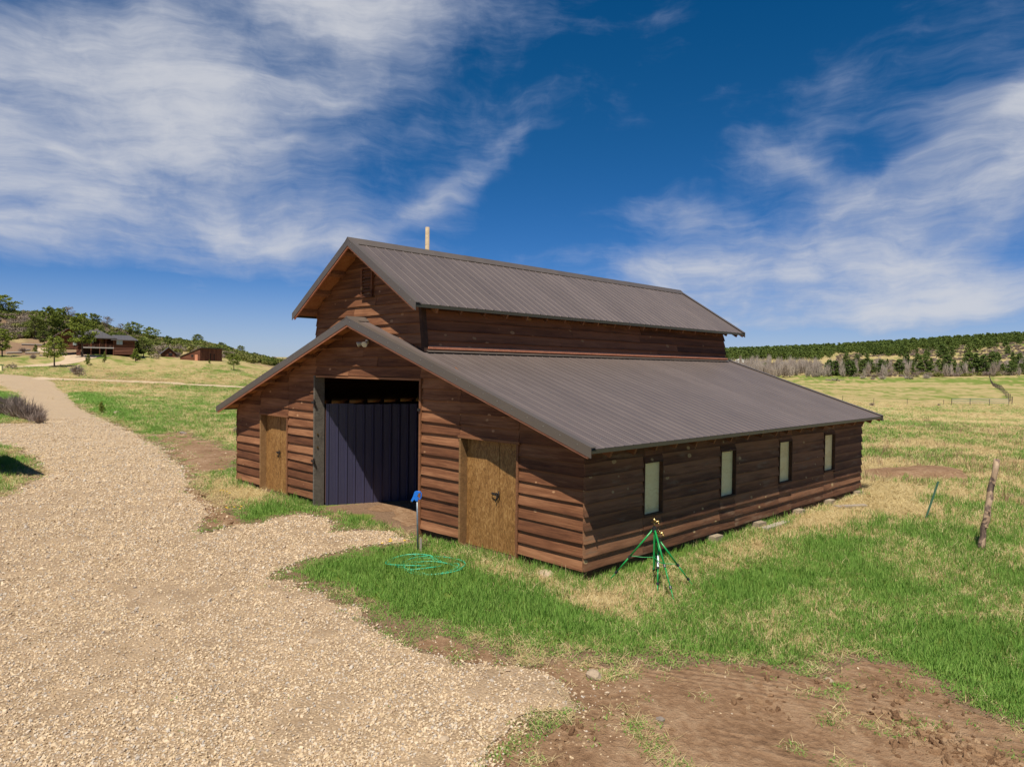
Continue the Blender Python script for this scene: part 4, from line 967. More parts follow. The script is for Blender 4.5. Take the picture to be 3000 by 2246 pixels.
def build_stones():
    pb = [bpy.data.objects.new('pebble', rock_mesh('pebble', M['pebble'], 100+i, 1, .45, .16)) for i in range(5)]
    x, y, d = sample(600000, 3.4, 48, 1.42, .84)
    fg = f_gravel(x, y); fd = f_dirt(x, y); bare = fbm(x, y, .8, 3, 91)
    prob = smooth(-fg, -.30, .12)**1.6*np.where(bare > .64, .35, 1.0); prob = np.maximum(prob, np.where((fg > 0) & (fg < 1.0) & (fd < 0), .12*(1-fg), 0))
    prob = np.maximum(prob, np.where(fd < 0, .006, 0))
    k = (RNG.random(len(x)) < prob) & outside_barn(x, y); x, y, d = x[k], y[k], d[k]; n = len(x)
    s = RNG.lognormal(math.log(.0104), .30, n)*np.clip(d/9, 1, 3)**.6; s = np.minimum(s, .05)
    P = np.stack([x, y, height(x, y)+np.where(f_gravel(x, y) < 0, .010+.015*smooth(-f_gravel(x, y), 0, .8), .005)+s*.30], -1)
    scatter('gravel', P, RNG.uniform(-1, 1, (n, 3))*np.array([.75, .75, 3.14]), np.repeat(s[:, None], 3, 1)*RNG.uniform(.75, 1.3, (n, 3)), RNG.integers(0, 5, n), pb, 'tan and grey gravel stones covering the driveway', 'gravel')
    cb = [bpy.data.objects.new('clod', rock_mesh('clod', M['clod'], 200+i, 2, .55, .26)) for i in range(4)]
    x, y, d = sample(60000, 3.4, 26, 1.3, .84); f = f_dirt(x, y); cl = fbm(x, y, .9, 3, 95)
    k = (f < .05) & (f_gravel(x, y) > -.05) & outside_barn(x, y) & (RNG.random(len(x)) < .06+.6*smooth(cl, .55, .70)); x, y, d, cl = x[k], y[k], d[k], cl[k]; n = len(x)
    s = RNG.lognormal(math.log(.010), .6, n)*(1+1.2*smooth(cl, .58, .75)); s = np.minimum(s, .042)
    c = ground_hit(2740, 2180)  # the turned-over clods near the lower right
    m = 260; x2 = RNG.normal(c[0], .28, m); y2 = RNG.normal(c[1], .22, m); s2 = RNG.lognormal(math.log(.020), .5, m)
    x, y, s = np.append(x, x2), np.append(y, y2), np.append(s, np.minimum(s2, .055)); n = len(x)
    scatter('soil_clods', np.stack([x, y, height(x, y)+.008+s*.1], -1), RNG.uniform(0, 6.28, (n, 3)), np.repeat(s[:, None], 3, 1)*RNG.uniform(.7, 1.3, (n, 3)), RNG.integers(0, 4, n), cb, 'loose brown soil crumbs and clods', 'soil')
build_stones()
def build_dandelions():
    fl = MB(); 
    r = random.Random(2); st = MB()
    groups = [(640, 1455, 3), (692, 1507, 5), (1120, 1610, 4), (1185, 1609, 1), (660, 1463, 1), (760, 1325, 2), (650, 1390, 2)]
    for gi, (px_, py_, n) in enumerate(groups):
        c = ground_hit(px_, py_)
        for k in range(n):
            x, y = c[0]+r.uniform(-.16, .16), c[1]+r.uniform(-.16, .16); z = hz(x, y); h = r.uniform(.12, .17)
            t = empty('dandelion', (x, y, z)); 
            tag(t, ['yellow dandelion in the clump below the left barn door', 'yellow dandelion in the row at the grass edge beside bare soil', 'yellow dandelion in the clump at the gravel edge', 'single yellow dandelion just left of the hydrant', 'single yellow dandelion right of the upper clump', 'yellow dandelion beyond the driveway soil', 'yellow dandelion on the verge left of the barn'][gi], 'dandelion', 'dandelions in the grass')
            MB().tube([(0, 0, 0), (r.uniform(-.01, .01), 0, h)], .003, 4).build('stem', M['grass'], t)
            V = []; F = []
            for q in range(10):
                a = q*.628; V += [(0, 0, h), (math.cos(a-.3)*.024, math.sin(a-.3)*.024, h+.012), (math.cos(a+.3)*.024, math.sin(a+.3)*.024, h+.012)]; F.append((3*q, 3*q+1, 3*q+2))
            MB().add(V, F).build('flower', M['dandelion'], t)
build_dandelions()

# ------------------------------------------------------------------ trees and brush
def leaf_cloud(cent, rad, n, size, seed, flat=.8):
    r = np.random.default_rng(seed); cent = np.asarray(cent, float); k = len(cent); rad = np.broadcast_to(np.asarray(rad, float), (k,))
    d = r.normal(size=(k, n, 3)); d /= np.linalg.norm(d, axis=2)[..., None]; rr = r.uniform(.35, 1, (k, n, 1))**.6
    P = cent[:, None]+d*rr*rad[:, None, None]*np.array([1, 1, flat]); P = P.reshape(-1, 3); m = len(P)
    a = r.normal(size=(m, 3)); a /= np.linalg.norm(a, axis=1)[:, None]; b = np.cross(a, r.normal(size=(m, 3))); b /= np.linalg.norm(b, axis=1)[:, None]
    s = size*r.uniform(.55, 1.25, (m, 1)); V = np.stack([P-a*s, P-b*s*.55, P+a*s, P+b*s*.55], 1).reshape(-1, 3)
    return V, np.arange(m*4).reshape(-1, 4)
def pine_parts(seed, low=.3, width=.27, style='pine'):
    """unit-height tree: returns crown mesh arrays and trunk builder"""
    r = np.random.default_rng(seed); C = []; Rr = []; tb = MB()
    lean = r.normal(0, .02, 2); tz = np.linspace(-.03, .97, 7)
    tp = [(lean[0]*z*3*z, lean[1]*z*3*z, z) for z in tz]; tb.tube(tp, [.022*(1-.8*max(z, 0)) for z in tz], 7)
    z = low
    while z < .985:
        u = (z-low)/(1-low)
        if style == 'pine': w = width*(.55+.9*u)*(1-u)**.75*1.55+.02
        elif style == 'round': w = width*math.sqrt(max(0, 1-(2*u-.9)**2*.9))+.01
        else: w = width*(1-u)**.9+.012
        nb = 5 if style != 'young' else 5
        for k in range(nb):
            a = r.uniform(0, 6.28); ll = w*r.uniform(.65, 1.15); e = np.array([math.cos(a)*ll, math.sin(a)*ll, z+r.uniform(-.02, .05)+ll*.10]); b = np.array([lean[0]*3*z*z, lean[1]*3*z*z, z-.02])
            tb.tube([b, lerp(b, e, .6)+(0, 0, -.01), e], [.007*(1.2-u), .005*(1.2-u), .002], 4, cap=False)
            for t in (.55, .8, 1.0):
                if t*ll > .04 or t == 1.0: C.append(lerp(b, e, t)+r.normal(0, .012, 3)); Rr.append((.050 if style != 'young' else .035)*r.uniform(.75, 1.3)*(1.15-.3*u))
        z += (.052 if style != 'young' else .075)*r.uniform(.8, 1.2)
    return C, Rr, tb
TREES = {}
def tree_kind(key, seed, low, width, style, leafmat, n, size):
    C, Rr, tb = pine_parts(seed, low, width, style); V, F = leaf_cloud(C, Rr, n, size, seed+1, .75)
    TREES[key] = (np_mesh('crown', V, F, M[leafmat]), tb.mesh('trunk', M['bark']))
tree_kind('pineA', 1, .34, .30, 'pine', 'pine', 16, .024); tree_kind('pineB', 2, .26, .26, 'pine', 'pine', 16, .024)
tree_kind('round', 3, .22, .42, 'round', 'juniper', 15, .030); tree_kind('roundB', 4, .30, .46, 'round', 'pine', 15, .030)
tree_kind('young', 5, .12, .24, 'young', 'pine', 14, .030); tree_kind('sparse', 6, .35, .36, 'round', 'brushgrey', 6, .022)
tree_kind('darkA', 7, .16, .24, 'pine', 'pinedark', 14, .030); tree_kind('darkB', 8, .10, .30, 'pine', 'pinedark', 14, .032); tree_kind('darkC', 9, .14, .20, 'young', 'pinedark', 16, .034)
def tree(kind, base, h, label, group=None, wide=1.0, cat='tree', name='pine_tree'):
    t = empty(name, (base[0], base[1], base[2]-h*.01), random.uniform(0, 6.28)); t.scale = (h*wide, h*wide, h); tag(t, label, cat, group)
    cm, tm = TREES[kind]; obj('crown', cm, t); obj('trunk', tm, t); return t
def shrub_mesh(seed, mat, n=26, m=9, size=.16, spread=.62, tall=.62, name='shrub'):
    r = np.random.default_rng(seed); a = r.uniform(0, 6.28, n); q = np.sqrt(r.random(n))*spread
    C = np.stack([q*np.cos(a), q*np.sin(a), .12+tall*r.random(n)*(1-q*.55)], -1); V, F = leaf_cloud(C, .22, m, size, seed+3, .9); return np_mesh(name, V, F, M[mat])
def twig_mesh(seed, n, mat, spread, h, wid, name='twigs', up=1.0):
    """bare brush: fine twigs fanning out of a few stems"""
    r = np.random.default_rng(seed); V = []; F = []
    st = r.normal(0, spread*.28, (9, 2))
    for i in range(n):
        b0 = st[i % 9]; a = r.uniform(0, 6.28); el = r.uniform(.25, 1.0)**.7*1.45; ln = h*r.uniform(.55, 1.0)*(.72+.28*math.sin(el)); d = np.array([math.cos(a)*math.cos(el)*spread/.6, math.sin(a)*math.cos(el)*spread/.6, math.sin(el)*up])
        p0 = np.array([b0[0], b0[1], 0])+d*ln*r.uniform(.15, .45); p2 = np.array([b0[0], b0[1], 0])+d*ln+r.normal(0, .04, 3)*h; p1 = (p0+p2)/2+r.normal(0, .05, 3)*h
        sd = np.cross(d, r.normal(size=3)); sd = sd/np.linalg.norm(sd)*wid/2; k = len(V)
        V += [p0-sd, p0+sd, p1-sd*.7, p1+sd*.7, p2]; F += [(k, k+1, k+3), (k, k+3, k+2), (k+2, k+3, k+4)]
    return np_mesh(name, np.array(V), np.array(F), M[mat])
def bush(kind, base, s, label, name='bush', cat='bush', group=None):
    o = obj(name, kind, None, tuple(base), (0, 0, random.uniform(0, 6)), (s, s, s*random.uniform(.85, 1.1))); return tag(o, label, cat, group)
SHR = [shrub_mesh(300+i, 'oak') for i in range(3)]; SHG = [shrub_mesh(310+i, 'brushgrey', 24, 8, .10) for i in range(2)]; SHJ = shrub_mesh(320, 'juniper', 34, 12, .15, .6, .8)
TW = twig_mesh(330, 420, 'sage', .60, .85, .028); TWB = twig_mesh(331, 420, 'bareg', .6, 1.0, .028)
def build_west_trees():
    def zt(x, yt, yb, kind, label, D=None, wide=1.0, name='pine_tree'):
        px_, pt = z6(x, yt); pb = z6(x, yb)[1]
        b = ground_hit(px_, pb) if D is None else on(px_, pb, D)
        Dd = (b-CAM)@FW; top = at(px_, pt, Dd)[2]; tree(kind, b, max(.8, top-b[2]), label, wide=wide, name=name)
    zt(55, 112, 255, 'roundB', 'big spreading pine on the ridge at the far left edge', 222, 1.3)
    zt(430, 222, 520, 'roundB', 'large dense pine on the slope left of the log house', 186, .95)
    zt(330, 300, 520, 'round', 'bushy pine at the left side of the dense clump uphill', 180, 1.0)
    zt(555, 225, 500, 'pineB', 'taller pine at the right side of the dense clump uphill', 192, 1.15)
    zt(640, 215, 420, 'sparse', 'half-bare tree on the skyline behind the large pine', 225, 1.2, 'bare_tree')
    zt(762, 278, 628, 'pineA', 'tall pine standing right in front of the log house', 143, 1.05)
    zt(503, 488, 775, 'pineA', 'yellowish pine between the two bends of the house drive', None, 1.15)
    zt(20, 415, 678, 'pineB', 'pine cut by the left picture edge above the lawn', None, 1.1)
    zt(868, 280, 430, 'round', 'dark tree on the ridge just right of the house roof peak', 215, .9)
    zt(985, 305, 430, 'sparse', 'thin grey leafless tree on the ridge behind the house', 228, 1.1, 'bare_tree')
    zt(1115, 370, 445, 'sparse', 'small sparse tree left of the round-topped skyline tree', 232, .9, 'bare_tree')
    zt(1240, 360, 480, 'roundB', 'round-topped green tree on the skyline above the house wing', 228, 1.2)
    zt(1400, 408, 540, 'roundB', 'round-topped tree on the slope between house and hut', 222, 1.1)
    zt(1832, 472, 590, 'round', 'round dark tree on the skyline above the plank shed', 240, 1.15)
    zt(2045, 545, 600, 'round', 'small round tree on the skyline right of the plank shed', 245, 1.2)
    zt(2230, 575, 640, 'round', 'little lone tree on the falling skyline near the barn eave', 250, .9)
    zt(2165, 648, 803, 'pineA', 'yellow-green pine right of the plank shed', None, 1.15)
    zt(815, 650, 758, 'young', 'young pine at the edge of the drive below the house', None, 1.2)
    zt(970, 622, 735, 'young', 'thin young pine in the grass below the house porch', None, .7)
    zt(1255, 598, 722, 'young', 'bushy young pine below the right house wing', None, 1.6)
    zt(330, 560, 650, 'young', 'young pine on the gravel yard left of the house', None, 1.3)
    zt(938, 1130, 1205, 'young', 'yellow-green sapling in the dry meadow beside the verge', None, 1.3)
    zt(1330, 520, 668, 'round', 'dense green bushy tree against the right end of the house', 158, 1.3)
    zt(1940, 705, 742, 'young', 'tiny green pine at the foot of the shed', None, 1.5)
    zt(410, 440, 520, 'round', 'low juniper above the gravel yard', 172, 1.2)
    for x, y, s, k, lab in [(720, 840, 2.2, TW, 'dark leafless thicket above the meadow path'), (740, 858, 1.2, SHG[0], 'grey bush in front of the dark thicket'), (1435, 700, 1.8, SHG[1], 'grey-green bush left of the small hut'), (1640, 680, 1.6, TW, 'bare bush between hut and plank shed'), (1650, 655, 1.7, SHR[1], 'bright green bush at the left end of the shed'), (300, 700, 1.3, TW, 'low purple bush inside the drive loop'), (210, 640, 1.6, TW, 'low brush at the left of the gravel yard'), (110, 790, 1.2, SHG[0], 'brown bush beside the lower drive bend'), (2240, 1390, .5, SHG[1], 'small dark bush at the picture meadow edge near the barn eave')]:
        b = ground_hit(*z6(x, y)); bush(k, b, s, lab)
    # sagebrush on the grass wedge beside the near drive
    for i, (x, y, s) in enumerate([(60, 1225, 1.5), (190, 1255, 1.6), (290, 1275, 1.35), (120, 1160, 1.3), (20, 1180, 1.2), (355, 1300, .9)]):
        b = ground_hit(*z6(x, y)); bush(TW, b, s, ['greyish purple brush at the driveway fork, leftmost front clump', 'largest purple brush clump at the driveway fork', 'purple brush clump at the right end of the fork', 'purple brush behind the fork, upper clump', 'purple brush under the eave tip at the left edge', 'lowest small brush at the point of the fork'][i], group='brush at the driveway fork')
    # hillside cover: oak brush and leafless brush, far too many to count
    n = 10500; px_ = RNG.uniform(-500, 900, n); D = np.sqrt(RNG.uniform(150**2, 300**2, n)); P = CAM[None, :2]+D[:, None]*(FH[None]+RH[None]*((px_-1500)/FPX)[:, None])
    x, y = P[:, 0], P[:, 1]; z = height(x, y); sx, sy, _ = project(np.stack([x, y, z], -1))
    up = np.interp(sx, [-500, 0, 150, 300, 420, 480, 560, 660, 760, 900], [1000, 995, 988, 1014, 1034, 1040, 1036, 1046, 1064, 1076])
    k = (sy < up+RNG.normal(0, 3, n)) & (fbm(x, y, 9, 2, 101) > .33); x, y, z, D = x[k], y[k], z[k], D[k]; n = len(x)
    g = fbm(x, y, 22, 3, 103)+RNG.normal(0, .08, n) > .36; s = RNG.uniform(.9, 2.5, n); rz = RNG.uniform(0, 6.28, n)
    for m, pr, nm, lab in ((g, SHR+[SHJ], 'oak_brush', 'green and yellow oak brush covering the hillside'), (~g, SHG+[TW], 'bare_brush', 'grey-brown leafless brush covering the hillside')):
        po = [bpy.data.objects.new('shrub', q) for q in pr]; c = m.sum()
        scatter(nm, np.stack([x, y, z], -1)[m], np.stack([0*rz, 0*rz, rz], -1)[m], np.stack([s, s, s*RNG.uniform(.7, 1.1, n)], -1)[m], RNG.integers(0, len(pr), c), po, lab, 'brush')
build_west_trees()
def build_east_woods():
    z7 = lambda x, y: (2100+x/2.458, 930+y/2.458)
    spec = [(265,318,362),(347,325,386),(735,320,368),(808,305,412),(848,312,405),(912,316,440),(958,310,428),(985,325,415),(1050,305,392),(1110,305,392),(1182,305,398),(1228,298,345),(1316,300,392),(1410,325,384),(1490,268,384),(1542,292,388),(1600,300,370),(1656,270,384),(1716,310,385),(1815,250,372),(1868,258,392),(1922,266,392),(1986,245,352),(2032,262,345),(2130,250,372),(2182,255,355),(2118,318,412),(2192,330,402),(935,258,318),(1005,262,320),(1080,250,300),(1365,262,330),(1440,258,325),(2060,330,385),(1770,330,388)]
    kinds = ['darkA', 'darkB', 'darkC']; spec.sort()
    ones = 'first second third fourth fifth sixth seventh eighth ninth tenth eleventh twelfth thirteenth fourteenth fifteenth sixteenth seventeenth eighteenth'.split()
    for i, (x, yt, yb) in enumerate(spec):
        k = min(i, len(spec)-1-i); end = 'the barn roof' if i == k else 'the right picture edge'
        px_, pt = z7(x, yt); pb = z7(x, yb)[1]; D = 430+max(0, 412-yb)*1.3; b = on(px_, pb, D); top = at(px_, pt, D)[2]
        tree(kinds[i % 3], b, max(4, top-b[2]), f'{ones[k]} dark pine from {end} in the row across the far meadow', 'pines along the far meadow', wide=random.uniform(1.0, 1.35))
    # forest on the ridge
    n = 9000; px_ = RNG.uniform(1900, 3700, n); D = np.sqrt(RNG.uniform(540**2, 1500**2, n)); P = CAM[None, :2]+D[:, None]*(FH[None]+RH[None]*((px_-1500)/FPX)[:, None])
    x, y = P[:, 0], P[:, 1]; z = height(x, y); sx, sy, _ = project(np.stack([x, y, z], -1))
    den = np.where(sx < 2650, smooth(D, 640, 760), .10+.75*smooth(D, 700, 860))
    den = den*(1-np.exp(-((sx-2480)/75)**2-((sy-1048)/11)**2)*1.3)*(1-np.exp(-((sx-2230)/60)**2-((sy-1064)/10)**2)*1.3)
    cl = fbm(x, y, 55, 3, 111); k = RNG.random(n) < den*np.where(cl > .44, 1.0, .25); x, y, z = x[k], y[k], z[k]; n = len(x)
    po = []
    for q in ('darkA', 'darkB', 'darkC'):
        C, Rr, tb = pine_parts(40+len(po), .14, .25, 'pine' if q != 'darkC' else 'young'); V, F = leaf_cloud(C[::2], np.array(Rr[::2])*1.3, 7, .05, 4, .8); po.append(bpy.data.objects.new('forest_pine', np_mesh('forest_pine', V, F, M['pinedark'])))
    s = RNG.uniform(7.5, 14, n); rz = RNG.uniform(0, 6.28, n); wd = RNG.uniform(.9, 1.35, n)
    scatter('pine_forest', np.stack([x, y, z], -1), np.stack([0*rz, 0*rz, rz], -1), np.stack([s*wd, s*wd, s], -1), RNG.integers(0, 3, n), po, 'dark pine forest covering the distant ridge', 'forest')
    # leafless cottonwoods and purple willow brush at the far meadow edge
    n = 2600; px_ = RNG.uniform(1950, 3500, n); D = RNG.uniform(415, 560, n); P = CAM[None, :2]+D[:, None]*(FH[None]+RH[None]*((px_-1500)/FPX)[:, None]); x, y = P[:, 0], P[:, 1]; z = height(x, y)
    cot = (px_ < 2420+RNG.normal(0, 40, n)) & (D < 500) | (RNG.random(n) < .07)
    po = [bpy.data.objects.new('cottonwood', twig_mesh(350+i, 170, 'bareg', .20, 1.0, .024)) for i in range(2)]; m = cot; s = RNG.uniform(5.5, 11, n); rz = RNG.uniform(0, 6.28, n); R3 = np.stack([0*rz, 0*rz, rz], -1)
    scatter('bare_cottonwoods', np.stack([x, y, z], -1)[m], R3[m], np.stack([s*.75, s*.75, s], -1)[m], RNG.integers(0, 2, m.sum()), po, 'pale leafless cottonwood grove beyond the meadow', 'trees')
    m = ~cot & (D > 425) & (fbm(x, y, 30, 2, 121) > .38); s = RNG.uniform(2.0, 4.6, n); po = [bpy.data.objects.new('willow', q) for q in (twig_mesh(360, 240, 'sage', .6, .8, .040), SHG[0], SHR[0])]
    scatter('willow_brush', np.stack([x, y, z], -1)[m], R3[m], np.stack([s, s, s*.8], -1)[m], np.where(RNG.random(m.sum()) < .72, 0, RNG.integers(1, 3, m.sum())), po, 'purple-grey willow brush along the far meadow edge', 'brush')
    n = 3000; px_ = RNG.uniform(2450, 3600, n); D = RNG.uniform(520, 860, n); P = CAM[None, :2]+D[:, None]*(FH[None]+RH[None]*((px_-1500)/FPX)[:, None]); x, y = P[:, 0], P[:, 1]; z = height(x, y); s = RNG.uniform(2, 4.2, n); rz = RNG.uniform(0, 6.28, n)
    k = fbm(x, y, 45, 2, 131) > .42
    scatter('slope_brush', np.stack([x, y, z], -1)[k], np.stack([0*rz, 0*rz, rz], -1)[k], np.stack([s, s, s*.7], -1)[k], np.where(RNG.random(k.sum()) < .8, 0, 1), po[:2], 'grey-purple brush on the slope below the forest', 'brush')
    for x, y, s, k, lab in [(1190, 448, 6.0, TWB, 'round leafless shrub standing alone in the far meadow'), (1508, 443, 6.0, TWB, 'tan leafless shrub further right in the far meadow'), (1122, 448, 4.2, TWB, 'small pale leafless shrub left of the round one'), (1050, 442, 4.5, TWB, 'pale leafless shrub by the treeline'), (1370, 415, 5.0, TW, 'dark purple shrub behind the fallen logs'), (715, 430, 5.5, TWB, 'pale leafless shrub in front of the cottonwoods'), (1118, 638, 1.7, TW, 'low purple bush in the dry part of the meadow'), (1600, 634, 1.0, TW, 'small dark bush near the pipe fence')]:
        b = ground_hit(*z7(x, y)); bush(k, b, s*.55, lab)
    for x, y, lab in [(848, 456, 'fallen grey dead tree at the left of the far meadow'), (1372, 443, 'pile of dark fallen logs in the far meadow')]:
        b = ground_hit(*z7(x, y)); m = MB(); r = random.Random(x)
        for k in range(9):
            a = r.uniform(0, 6.28); ln = r.uniform(1.5, 4.5); c = np.array([r.uniform(-3, 3), r.uniform(-1, 1), .3]); m.tube([c, c+np.array([math.cos(a)*ln, math.sin(a)*ln, r.uniform(.1, 2.0)])], [.28, .10], 6)
        tag(m.build('fallen_tree', M['twig'], None, tuple(b)), lab, 'log')
    # fences
    def fence(name, pts, gap, h, label, rails, prad=.07, mat='oldplank', cat='fence'):
        P = np.array([ground_hit(*q) for q in pts]); f = empty(name, tuple(P[0])); tag(f, label, cat); seg = np.linalg.norm(np.diff(P[:, :2], axis=0), axis=1); cum = np.concatenate([[0], np.cumsum(seg)]); tops = []
        for sdist in np.arange(0, cum[-1]+.01, gap):
            x, y = np.interp(sdist, cum, P[:, 0]), np.interp(sdist, cum, P[:, 1]); z = hz(x, y); q = np.array([x, y, z])-P[0]; hh = h*random.uniform(.9, 1.1)
            MB().tube([q-(0, 0, .2), q+(random.uniform(-.05, .05), random.uniform(-.05, .05), hh)], prad, 6).build('post', M[mat], f); tops.append(q)
        for rz_, rr in rails: MB().tube([q+(0, 0, rz_) for q in tops], rr, 4, cap=False).build('rail' if rr > .012 else 'wire', M['iron'] if rr < .012 else M['steel'], f)
    fence('wire_fence', [z7(1962, 432), (2967, 1186)], 9, 1.35, 'dark post fence running away across the green meadow at far right', [(.5, .01), (1.1, .01)], .075, 'bark')
    fence('pipe_fence', [z7(1690, 632), z7(2140, 636)], 2.6, 1.1, 'grey pipe rail fence across the meadow below the far post fence', [(.45, .03), (.75, .03), (1.05, .035)], .045, 'iron')
    fence('wire_fence', [z7(905, 600), z7(1300, 628), z7(1680, 632)], 6, 1.0, 'thin wire fence in the dry meadow right of the barn roof', [(.5, .008), (.9, .008)], .035, 'iron')
    b = ground_hit(2168, 1062); tag(MB().box(-4, 4, -3, 3, 0, 2.6).prism([(-4.4, 2.6), (4.4, 2.6), (0, 4.0)], lambda u, v: (u, -3.4, v), lambda u, v: (u, 3.4, v)).build('far_house', M['white'], None, (b[0], b[1], hz(b[0], b[1])-.3), (0, 0, .4)), 'tiny pale house at the foot of the forested ridge', 'house')
build_east_woods()

# ------------------------------------------------------------------ log house, hut and plank shed on the hillside
M['log'] = wood('red_log', (.060, .021, .012), (.125, .046, .025), (.20, .080, .043), (.2, .1, .05), .1, gs=.4)
M['hroof'] = m_metal('house_roof_metal', (.115, .103, .098), .45, metal=.2)
M['glass'] = plain('window_glass', (.30, .36, .36), .12, 0, .1, 1, spec=.8)
M['deck'] = plain('pale_deck_edge', (.42, .38, .34), .8)
def build_house():
    b = ground_hit(316, 1037); D = (b-CAM)@FW; sc = 3.16*FPX/D   # zoomed pixels per metre
    h = empty('log_house', (b[0], b[1], b[2]-.15), HEAD+.50); tag(h, 'red-brown log house with grey metal roof and front porch on the hillside', 'house')
    ux = lambda x: (x-1000)/(sc*1.14); uz = lambda y: (652-y)/sc+.15
    def logs(parent, x0, x1, z0, z1, y, topf=None, rot=False, y2=None, n=None):
        k = 0; z = z0
        while z < z1:
            a, c = x0, x1
            if topf:
                a, c = topf(z)
            if c-a > .3:
                p = [(a, y, z+.13), (c, y, z+.13)] if not rot else [(x0, y, z+.13), (x0, y2, z+.13)]
                MB().tube(p, .155, 7).build('log', M['log'], parent)
            z += .29
    def win(parent, x0, x1, y0, y1, y):
        w_ = MB().box(ux(x0), ux(x1), y-.08, y, uz(y1), uz(y0)).build('window', M['deck'], parent)
        n = 2; wd = (ux(x1)-ux(x0))/n
        for k in range(n): MB().box(ux(x0)+k*wd+.06, ux(x0)+(k+1)*wd-.06, y-.10, y-.081, uz(y1)+.07, uz(y0)-.07).build('pane', M['glass'], w_)
    # main room behind the porch
    wm = MB().box(ux(770), ux(1060), .1, 7, 0, uz(505)).build('wall', M['skirt'], h); logs(wm, ux(770), ux(1060), uz(592), uz(515), 0.0)
    win(h, 808, 872, 512, 556, -.12); MB().box(ux(925), ux(962), -.20, -.1, uz(592), uz(515)).build('door', M['jamb'], h)
    # right wing
    wr = MB().box(ux(1060), ux(1245), -2.3, 5, 0, uz(515)).build('wall', M['skirt'], h); logs(wr, ux(1056), ux(1250), .05, uz(520), -2.4); logs(wr, ux(1248), 0, .05, uz(520), -2.5, rot=True, y2=5)
    win(h, 1080, 1137, 520, 566, -2.6)
    # left gabled wing, turned a little to the west
    g = empty('gable_wing', (ux(650), -.8, uz(612)), .12, h); gw = 2.6; gh = 2.5
    gm = MB().prism([(-gw, 0), (gw, 0), (gw, gh), (0, gh+1.75), (-gw, gh)], lambda u, v: (u, .1, v), lambda u, v: (u, 6.5, v)).build('wall', M['skirt'], g)
    logs(g, -gw, gw, .05, gh+1.5, 0, lambda z: (-min(gw, (gh+1.75-z)/1.75*gw), min(gw, (gh+1.75-z)/1.75*gw)))
    for x in (.75,):
        w_ = MB().box(x, x+.75, -.22, -.14, .75, 1.9).build('window', M['deck'], g); MB().box(x+.07, x+.68, -.24, -.221, .82, 1.83).build('pane', M['glass'], g)
    w_ = MB().box(-2.0, -1.5, -.22, -.14, .75, 1.9).build('window', M['deck'], g); MB().box(-1.94, -1.56, -.24, -.221, .82, 1.83).build('pane', M['glass'], g)
    rf = MB()
    for s_ in (-1, 1): rf.prism([(0, gh+1.85), (s_*(gw+.6), gh-.32), (s_*(gw+.6), gh-.47), (0, gh+1.70)][::s_], lambda u, v: (u, -1.0, v), lambda u, v: (u, 6.6, v))
    rf.build('roof', M['hroof'], g)
    # roofs
    def hip(name, x0, x1, y0, y1, ze, zr, ins0, ins1, yr, th=.14):
        V = [(x0, y0, ze), (x1, y0, ze), (x1, y1, ze), (x0, y1, ze), (x0+ins0, yr, zr), (x1-ins1, yr, zr)]; V2 = [(a, c, z-th) for a, c, z in V]
        F = [(0, 1, 5, 4), (1, 2, 5), (2, 3, 4, 5), (3, 0, 4)]; F2 = [tuple(i+6 for i in reversed(f)) for f in F]; E_ = [(0, 6, 7, 1), (1, 7, 8, 2), (2, 8, 9, 3), (3, 9, 6, 0)]
        r = MB().add(V+V2, F+F2+E_).build(name, M['hroof'], h)
        k = x0+.3
        while k < x1-.2:                                          # standing seams
            lim = 1.0
            if k < x0+ins0: lim = (k-x0)/max(ins0, 1e-6)
            if k > x1-ins1: lim = (x1-k)/max(ins1, 1e-6)
            yy, zz = lerp(y0, yr, lim), lerp(ze, zr, lim); MB().tube([(k, y0, ze+.02), (k, yy, zz+.02)], .025, 4, cap=False).build('seam', M['hroof'], r); k += .55
        return r
    hip('roof', ux(690), ux(1085), -3.0, 8, uz(508), uz(432), 1.0, 3.4, 1.6)
    hip('roof', ux(1030), ux(1282), -3.1, 6, uz(520), uz(472), .2, 1.6, 1.5)
    # porch
    MB().box(ux(768), ux(1058), -2.6, -.02, uz(602), uz(592)).build('deck', M['deck'], h)
    for x in (772, 852, 930, 985, 1054): MB().tube([(ux(x), -2.5, -.3), (ux(x), -2.5, uz(508))], .11, 7).build('porch_post', M['log'], h)
    MB().box(ux(770), ux(1056), -2.54, -2.46, uz(565), uz(561)).build('railing', M['log'], h)
    for k in range(24): x = lerp(ux(775), ux(1052), k/23); MB().box(x-.03, x+.03, -2.53, -2.47, uz(594), uz(565)).build('baluster', M['log'], h)
    for k in range(6): MB().box(ux(722), ux(760), -3.2+k*.28, -2.9+k*.28, -.2, .25+k*.17).build('step', M['log'], h)
    MB().tube([(ux(712), -3.3, 1.0), (ux(748), -1.9, 1.9)], .06, 6).build('handrail', M['log'], h)
    for x in (822, 860, 1010): MB().box(ux(x), ux(x)+.5, -2.2, -1.7, uz(592), uz(578)).build('porch_chair', M['oldplank'], h)
    MB().box(ux(880), ux(910), 2.2, 2.8, uz(470), uz(418)).build('chimney', M['dgrock'], h)
    # logs and sleepers by the yard
    for a, c, lab in [((60, 652), (200, 648), 'grey log edging the lawn left of the house, nearest the picture edge'), ((235, 652), (365, 652), 'grey log edging below the gravel yard'), ((185, 628), (275, 624), 'brown log beside the gravel yard'), ((200, 572), (390, 578), 'long log along the bank above the yard')]:
        p, q = ground_hit(*z6(*a)), ground_hit(*z6(*c)); tag(MB().tube([(0, 0, .2), tuple(q-p+np.array([0, 0, .2]))], .22, 8).build('edging_log', M['oldplank'], None, tuple(p)), lab, 'log')
